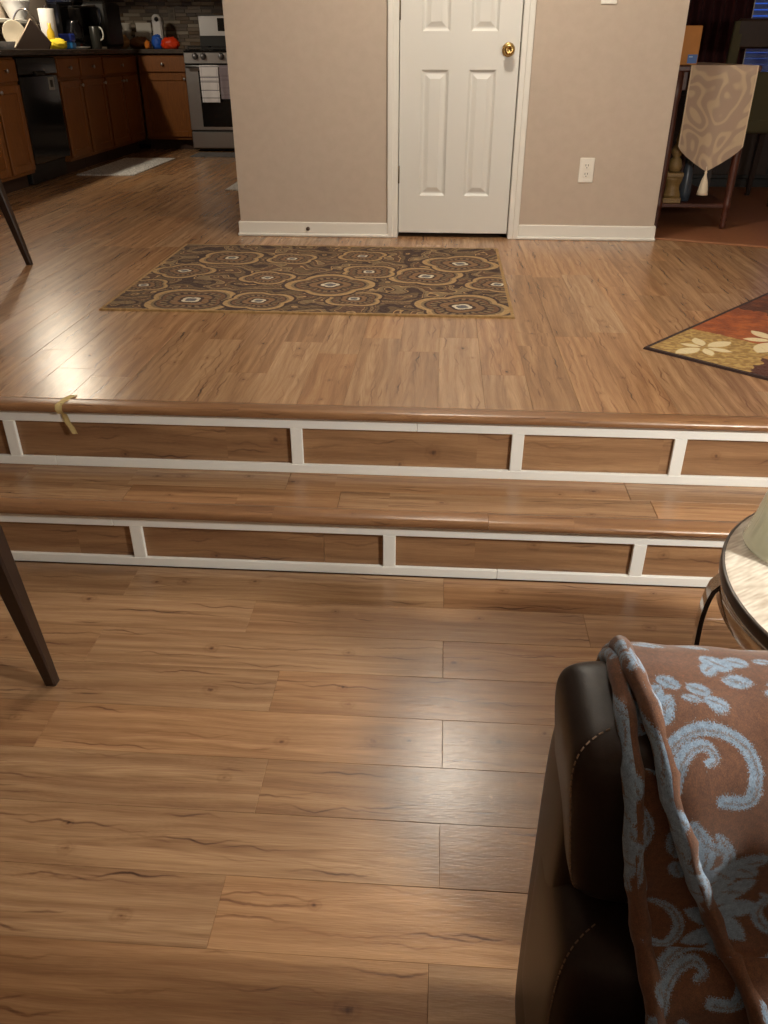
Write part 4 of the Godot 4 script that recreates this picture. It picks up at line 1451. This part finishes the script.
	part("cutter", lathe([Vector2(0, 0), Vector2(0.022, 0), Vector2(0.020, 0.012), Vector2(0, 0.012)], 16), M.dark_metal, t, Vector3(0.005, 0.262, 0.043), Vector3(PI / 2, 0, 0))
	t = thing("blue_snack_bag", "bright blue snack bag on the back worktop", "bag", Vector3(-2.945, Y, -7.10))
	lump(t, "bag", Vector3(0.055, 0.07, 0.045), mat(c8(40, 92, 190), 0.35), 831)
	t = thing("orange_bag", "small orange bag beside the blue snack bag", "bag", Vector3(-3.012, Y, -6.99))
	lump(t, "bag", Vector3(0.028, 0.04, 0.04), mat(c8(206, 120, 40), 0.4), 835)
	t = thing("red_snack_bag", "bright red orange snack bag next to the range", "bag", Vector3(-2.79, Y, -7.03))
	lump(t, "bag", Vector3(0.092, 0.056, 0.06), mat(c8(214, 60, 22), 0.35), 841)
	t = thing("wall_outlet", "dim outlet on the mosaic backsplash left of range", "outlet", Vector3(-2.891, 1.245, -7.533))
	part("plate", box(Vector3(0.075, 0.115, 0.007), 0.002), mat(c8(120, 108, 94), 0.5), t, Vector3(0, 0, 0.0045))
	for y in [-0.022, 0.022]:
		part("receptacle", box(Vector3(0.03, 0.028, 0.003), 0.001), mat(c8(100, 90, 78), 0.5), t, Vector3(0, y, 0.009))

# crumpled lump resting on y = 0
func lump(p: Node3D, called: String, h: Vector3, m: Material, seed_: int) -> void:
	var n := noise(1.0, seed_, 3)
	part(called, grid(28, 18, func(u, v):
		var a: float = -u * TAU
		var b: float = (v - 0.5) * PI
		var d := Vector3(cos(b) * cos(a), sin(b), cos(b) * sin(a))
		var k := 1.0 + 0.28 * n.get_noise_3d(d.x * 2.6, d.y * 2.6, d.z * 2.6)
		var q := d * h * k
		q.y = maxf(q.y, -h.y * 0.8) + h.y * 0.8
		return q), m, p)

# ------------------------------------------------------------------ dining side at the right
func build_dining_side() -> void:
	# dim dining room with its own brown floor
	var f := setting("floor_dining", "smooth brown floor of the dim dining room")
	var st := begin()
	var fl := grained(c8(126, 80, 52), c8(142, 92, 60), 0.5, 3.0, 181)
	var pg := [Vector3(1.176, 0.004, -2.60), Vector3(3.6, 0.004, -1.74), Vector3(3.6, 0.004, -5.2), Vector3(1.176, 0.004, -5.2)]
	face(st, pg, Vector3.UP)
	part("boards", st.commit(), fl, f)
	var dir := Vector3(0.942, 0, 0.335)
	part("threshold", box(Vector3(2.55, 0.010, 0.03), 0.004), mat(c8(150, 100, 66), 0.4), f, Vector3(1.19, 0.0045, -2.60) + dir * 1.275, Vector3(0, -atan2(0.335, 0.942), 0))
	var w := setting("wall_dining", "dining room back wall with the blinds window")
	block("wall_panel", Vector3(1.170, 0, -5.35), Vector3(2.27, 2.45, -5.2), M.wall, w)
	block("wall_panel", Vector3(3.3, 0, -5.35), Vector3(3.75, 2.45, -5.2), M.wall, w)
	block("wall_panel", Vector3(2.27, 0, -5.35), Vector3(3.3, 0.62, -5.2), M.wall, w)
	block("wall_panel", Vector3(2.27, 2.1, -5.35), Vector3(3.3, 2.45, -5.2), M.wall, w)
	var win := setting("window_2", "dining room window with blinds and blue night outside")
	for x in [2.27, 3.26]:
		block("window_frame", Vector3(x, 0.62, -5.33), Vector3(x + 0.04, 2.1, -5.19), M.white_paint, win, 0.004)
	for y in [0.62, 2.06]:
		block("window_frame", Vector3(2.31, y, -5.33), Vector3(3.26, y + 0.04, -5.19), M.white_paint, win, 0.004)
	block("pane", Vector3(2.31, 0.66, -5.305), Vector3(3.26, 2.06, -5.30), M.pane, win)
	var slat := mat(c8(150, 170, 215), 0.6)
	slat.backlight_enabled = true
	slat.backlight = Color(0.35, 0.45, 0.7)
	var sm := box(Vector3(0.94, 0.0025, 0.046), 0.0)
	for i in 34:
		part("blind_slat", sm, slat, win, Vector3(2.785, 0.68 + i * 0.0405, -5.225), Vector3(0.75, 0, 0))
	# console table, its short end towards the landing
	var t := thing("console_table", "dark reddish console table with turned legs and low shelf", "table", Vector3(1.46, 0.004, -3.45))
	var W := 0.46
	var D := 1.14
	part("table_top", box(Vector3(W, 0.03, D), 0.006), M.console_wood, t, Vector3(0, 0.832, 0))
	part("apron", box(Vector3(W - 0.06, 0.09, D - 0.06), 0.002), M.console_wood, t, Vector3(0, 0.772, 0))
	part("shelf", box(Vector3(W - 0.05, 0.022, D - 0.05), 0.003), M.console_wood, t, Vector3(0, 0.128, 0))
	var lp := [Vector2(0, 0), Vector2(0.015, 0), Vector2(0.019, 0.02), Vector2(0.014, 0.035), Vector2(0.02, 0.05), Vector2(0.015, 0.065), Vector2(0.021, 0.085), Vector2(0.016, 0.105), Vector2(0.022, 0.115), Vector2(0.022, 0.145), Vector2(0.017, 0.16), Vector2(0.021, 0.20), Vector2(0.024, 0.45), Vector2(0.020, 0.66), Vector2(0.026, 0.69), Vector2(0.026, 0.82), Vector2(0, 0.82)]
	var lm := lathe(lp, 16)
	for x in [-0.195, 0.195]:
		for z in [-0.54, 0.54]:
			part("leg", lm, M.console_wood, t, Vector3(x, 0, z))
	# runner with a pointed, tasselled end
	var img := Image.create(256, 384, false, Image.FORMAT_RGB8)
	var n := noise(1.0, 901, 2)
	for y in 384:
		for x in 256:
			var q := n.get_noise_2d(x * 0.006, y * 0.0055) * 2.0
			var fr := absf(q - floorf(q) - 0.5) * 2.0
			var c := c8(192, 168, 138).lerp(c8(168, 144, 124), smoothstep(0.2, 0.6, fr))
			if x < 6 or x > 250:
				c = c8(206, 184, 152)
			c = c * (1.0 + 0.05 * sin(x * 2.1) * sin(y * 2.3))
			img.set_pixel(x, y, c)
	var rm := mat(Color.WHITE, 0.7)
	rm.albedo_texture = tex(img)
	rm.cull_mode = BaseMaterial3D.CULL_DISABLED
	var r := thing("table_runner", "beige brocade table runner with pointed end over the console", "table runner", Vector3(1.49, 0.004, -2.88))
	var hw := 0.178
	part("top_cloth", grid(8, 24, func(u, v): return Vector3((u - 0.5) * 2 * hw, 0.8485 + 0.0008 * sin(u * 6.0), 0.003 - v * 1.1), func(u, v): return Vector2(u, 1.0 - v * 2.0)), rm, r)
	var wv := func(u: float, v: float) -> Vector3:
		var tip := 0.53
		var side := 0.40
		var x := (u - 0.5) * 2.0
		var ax := absf(x)
		var ln := side + (tip - side) * pow(1.0 - ax, 0.75)
		var y := 0.8485 - v * ln
		return Vector3(x * hw, y, 0.006 + 0.006 * smoothstep(0.0, 0.08, v) + 0.0015 * sin(x * 5.0 + 1.0) * v)
	part("hanging_end", grid(28, 30, wv, func(u, v): return Vector2(u, v * 0.95)), rm, r)
	part("tassel", lathe([Vector2(0, 0), Vector2(0.032, 0.0), Vector2(0.029, 0.02), Vector2(0.020, 0.07), Vector2(0.009, 0.10), Vector2(0.006, 0.112), Vector2(0.008, 0.12), Vector2(0.003, 0.13), Vector2(0, 0.135)], 14), mat(c8(222, 206, 180), 0.9), r, Vector3(0.0, 0.195, 0.016))
	part("cord", tube([Vector3(0, 0.325, 0.014), Vector3(0, 0.345, 0.013)], [0.003], 6), mat(c8(222, 206, 180), 0.9), r)
	# kraft box with a blue label on the console
	t = thing("kraft_box", "tan cardboard box with blue label on the console", "box", Vector3(1.300, 0.851, -2.99))
	part("carton", box(Vector3(0.115, 0.185, 0.10), 0.003), mat(c8(186, 124, 58), 0.7), t, Vector3(0, 0.0935, 0))
	part("label", box(Vector3(0.052, 0.042, 0.002)), mat(c8(58, 104, 176), 0.5), t, Vector3(0.028, 0.03, 0.051))
	part("mark", box(Vector3(0.02, 0.006, 0.001)), mat(c8(160, 190, 220), 0.5), t, Vector3(0.018, 0.04, 0.0525))
	# gilt figure on the shelf
	t = thing("gilt_candlestick", "aged gold candlestick on a stepped block, lower console shelf", "candlestick", Vector3(1.335, 0.1435, -2.955))
	var gm := grained(c8(150, 122, 72), c8(112, 88, 50), 0.5, 14.0, 191)
	part("plinth", box(Vector3(0.105, 0.03, 0.10), 0.004), gm, t, Vector3(0, 0.015, 0))
	part("block", lathe([Vector2(0, 0.03), Vector2(0.062, 0.03), Vector2(0.064, 0.045), Vector2(0.050, 0.075), Vector2(0.050, 0.10), Vector2(0.060, 0.125), Vector2(0.062, 0.14), Vector2(0, 0.14)], 4), gm, t, Vector3.ZERO, Vector3(0, PI / 4, 0))
	part("cap", box(Vector3(0.095, 0.025, 0.09), 0.004), gm, t, Vector3(0, 0.153, 0))
	part("stem", lathe([Vector2(0, 0.165), Vector2(0.030, 0.168), Vector2(0.040, 0.20), Vector2(0.030, 0.232), Vector2(0.018, 0.245), Vector2(0.030, 0.262), Vector2(0.034, 0.28), Vector2(0.022, 0.305), Vector2(0.012, 0.32), Vector2(0.018, 0.335), Vector2(0.010, 0.36), Vector2(0.003, 0.41), Vector2(0, 0.42)], 20), gm, t)
	t = thing("dark_vase", "slim dark blue grey vase on the lower console shelf", "vase", Vector3(1.43, 0.1435, -3.02))
	part("body", lathe([Vector2(0, 0), Vector2(0.032, 0), Vector2(0.038, 0.05), Vector2(0.032, 0.14), Vector2(0.022, 0.2), Vector2(0.028, 0.23), Vector2(0.024, 0.23), Vector2(0.016, 0.2), Vector2(0, 0.19)], 20), mat(c8(58, 66, 76), 0.3), t)
	# dark red curtain
	t = thing("curtain", "dark red curtain hanging beside the dining window", "curtain", Vector3(2.02, 0, -5.1))
	var cm := mat(c8(58, 14, 18), 0.9)
	cm.cull_mode = BaseMaterial3D.CULL_DISABLED
	part("panel", grid(60, 8, func(u, v): return Vector3((u - 0.5) * 0.50, 0.05 + v * 2.2, 0.035 * sin(u * 38.0) * (1.0 - 0.3 * v))), cm, t)
	part("rod", tube([Vector3(-0.35, 2.27, 0), Vector3(1.4, 2.27, 0)], [0.012], 8), M.dark_metal, t)
	# dark sideboard against the dining wall
	t = thing("sideboard", "low black sideboard under the dining room window", "sideboard", Vector3(2.45, 0.004, -4.80))
	part("carcass", box(Vector3(1.7, 0.60, 0.42), 0.006), M.black, t, Vector3(0, 0.36, 0))
	part("plinth", box(Vector3(1.62, 0.06, 0.36)), M.black, t, Vector3(0, 0.03, 0))
	for i in 4:
		var sd := part("door", box(Vector3(0.40, 0.54, 0.016), 0.004), M.dark_wood, t, Vector3(-0.63 + i * 0.42, 0.36, 0.214))
		part("knob", cabinet_knob(), M.dark_metal, sd, Vector3(0.16 if i % 2 == 0 else -0.16, 0.1, 0.008), Vector3(PI / 2, 0, 0))
	# upholstered chair beyond the console
	t = thing("upholstered_chair", "dark wooden chair with olive upholstery beyond the console", "chair", Vector3(1.985, 0.004, -3.95))
	var ol := mat(c8(74, 68, 44), 0.9)
	for x in [-0.22, 0.22]:
		part("leg", taper(Vector3(x, 0.45, 0.20), Vector3(x, 0, 0.22), Vector2(0.045, 0.045), Vector2(0.03, 0.03)), M.dark_wood, t)
		part("leg", taper(Vector3(x, 0.45, -0.20), Vector3(x, 0, -0.26), Vector2(0.045, 0.045), Vector2(0.03, 0.03)), M.dark_wood, t)
		part("back_post", taper(Vector3(x, 1.07, 0.28), Vector3(x, 0.45, 0.20), Vector2(0.06, 0.035), Vector2(0.05, 0.045)), ol, t)
	part("seat", cushion(Vector3(0.25, 0.05, 0.24), 0.35, 0.3, 32, 14), ol, t, Vector3(0, 0.49, 0))
	part("back_panel", box(Vector3(0.40, 0.34, 0.03), 0.01), ol, t, Vector3(0, 0.63, 0.227), Vector3(0.13, 0, 0))
	part("top_rail", box(Vector3(0.46, 0.16, 0.035), 0.012), M.dark_wood, t, Vector3(0, 1.005, 0.272), Vector3(0.13, 0, 0))
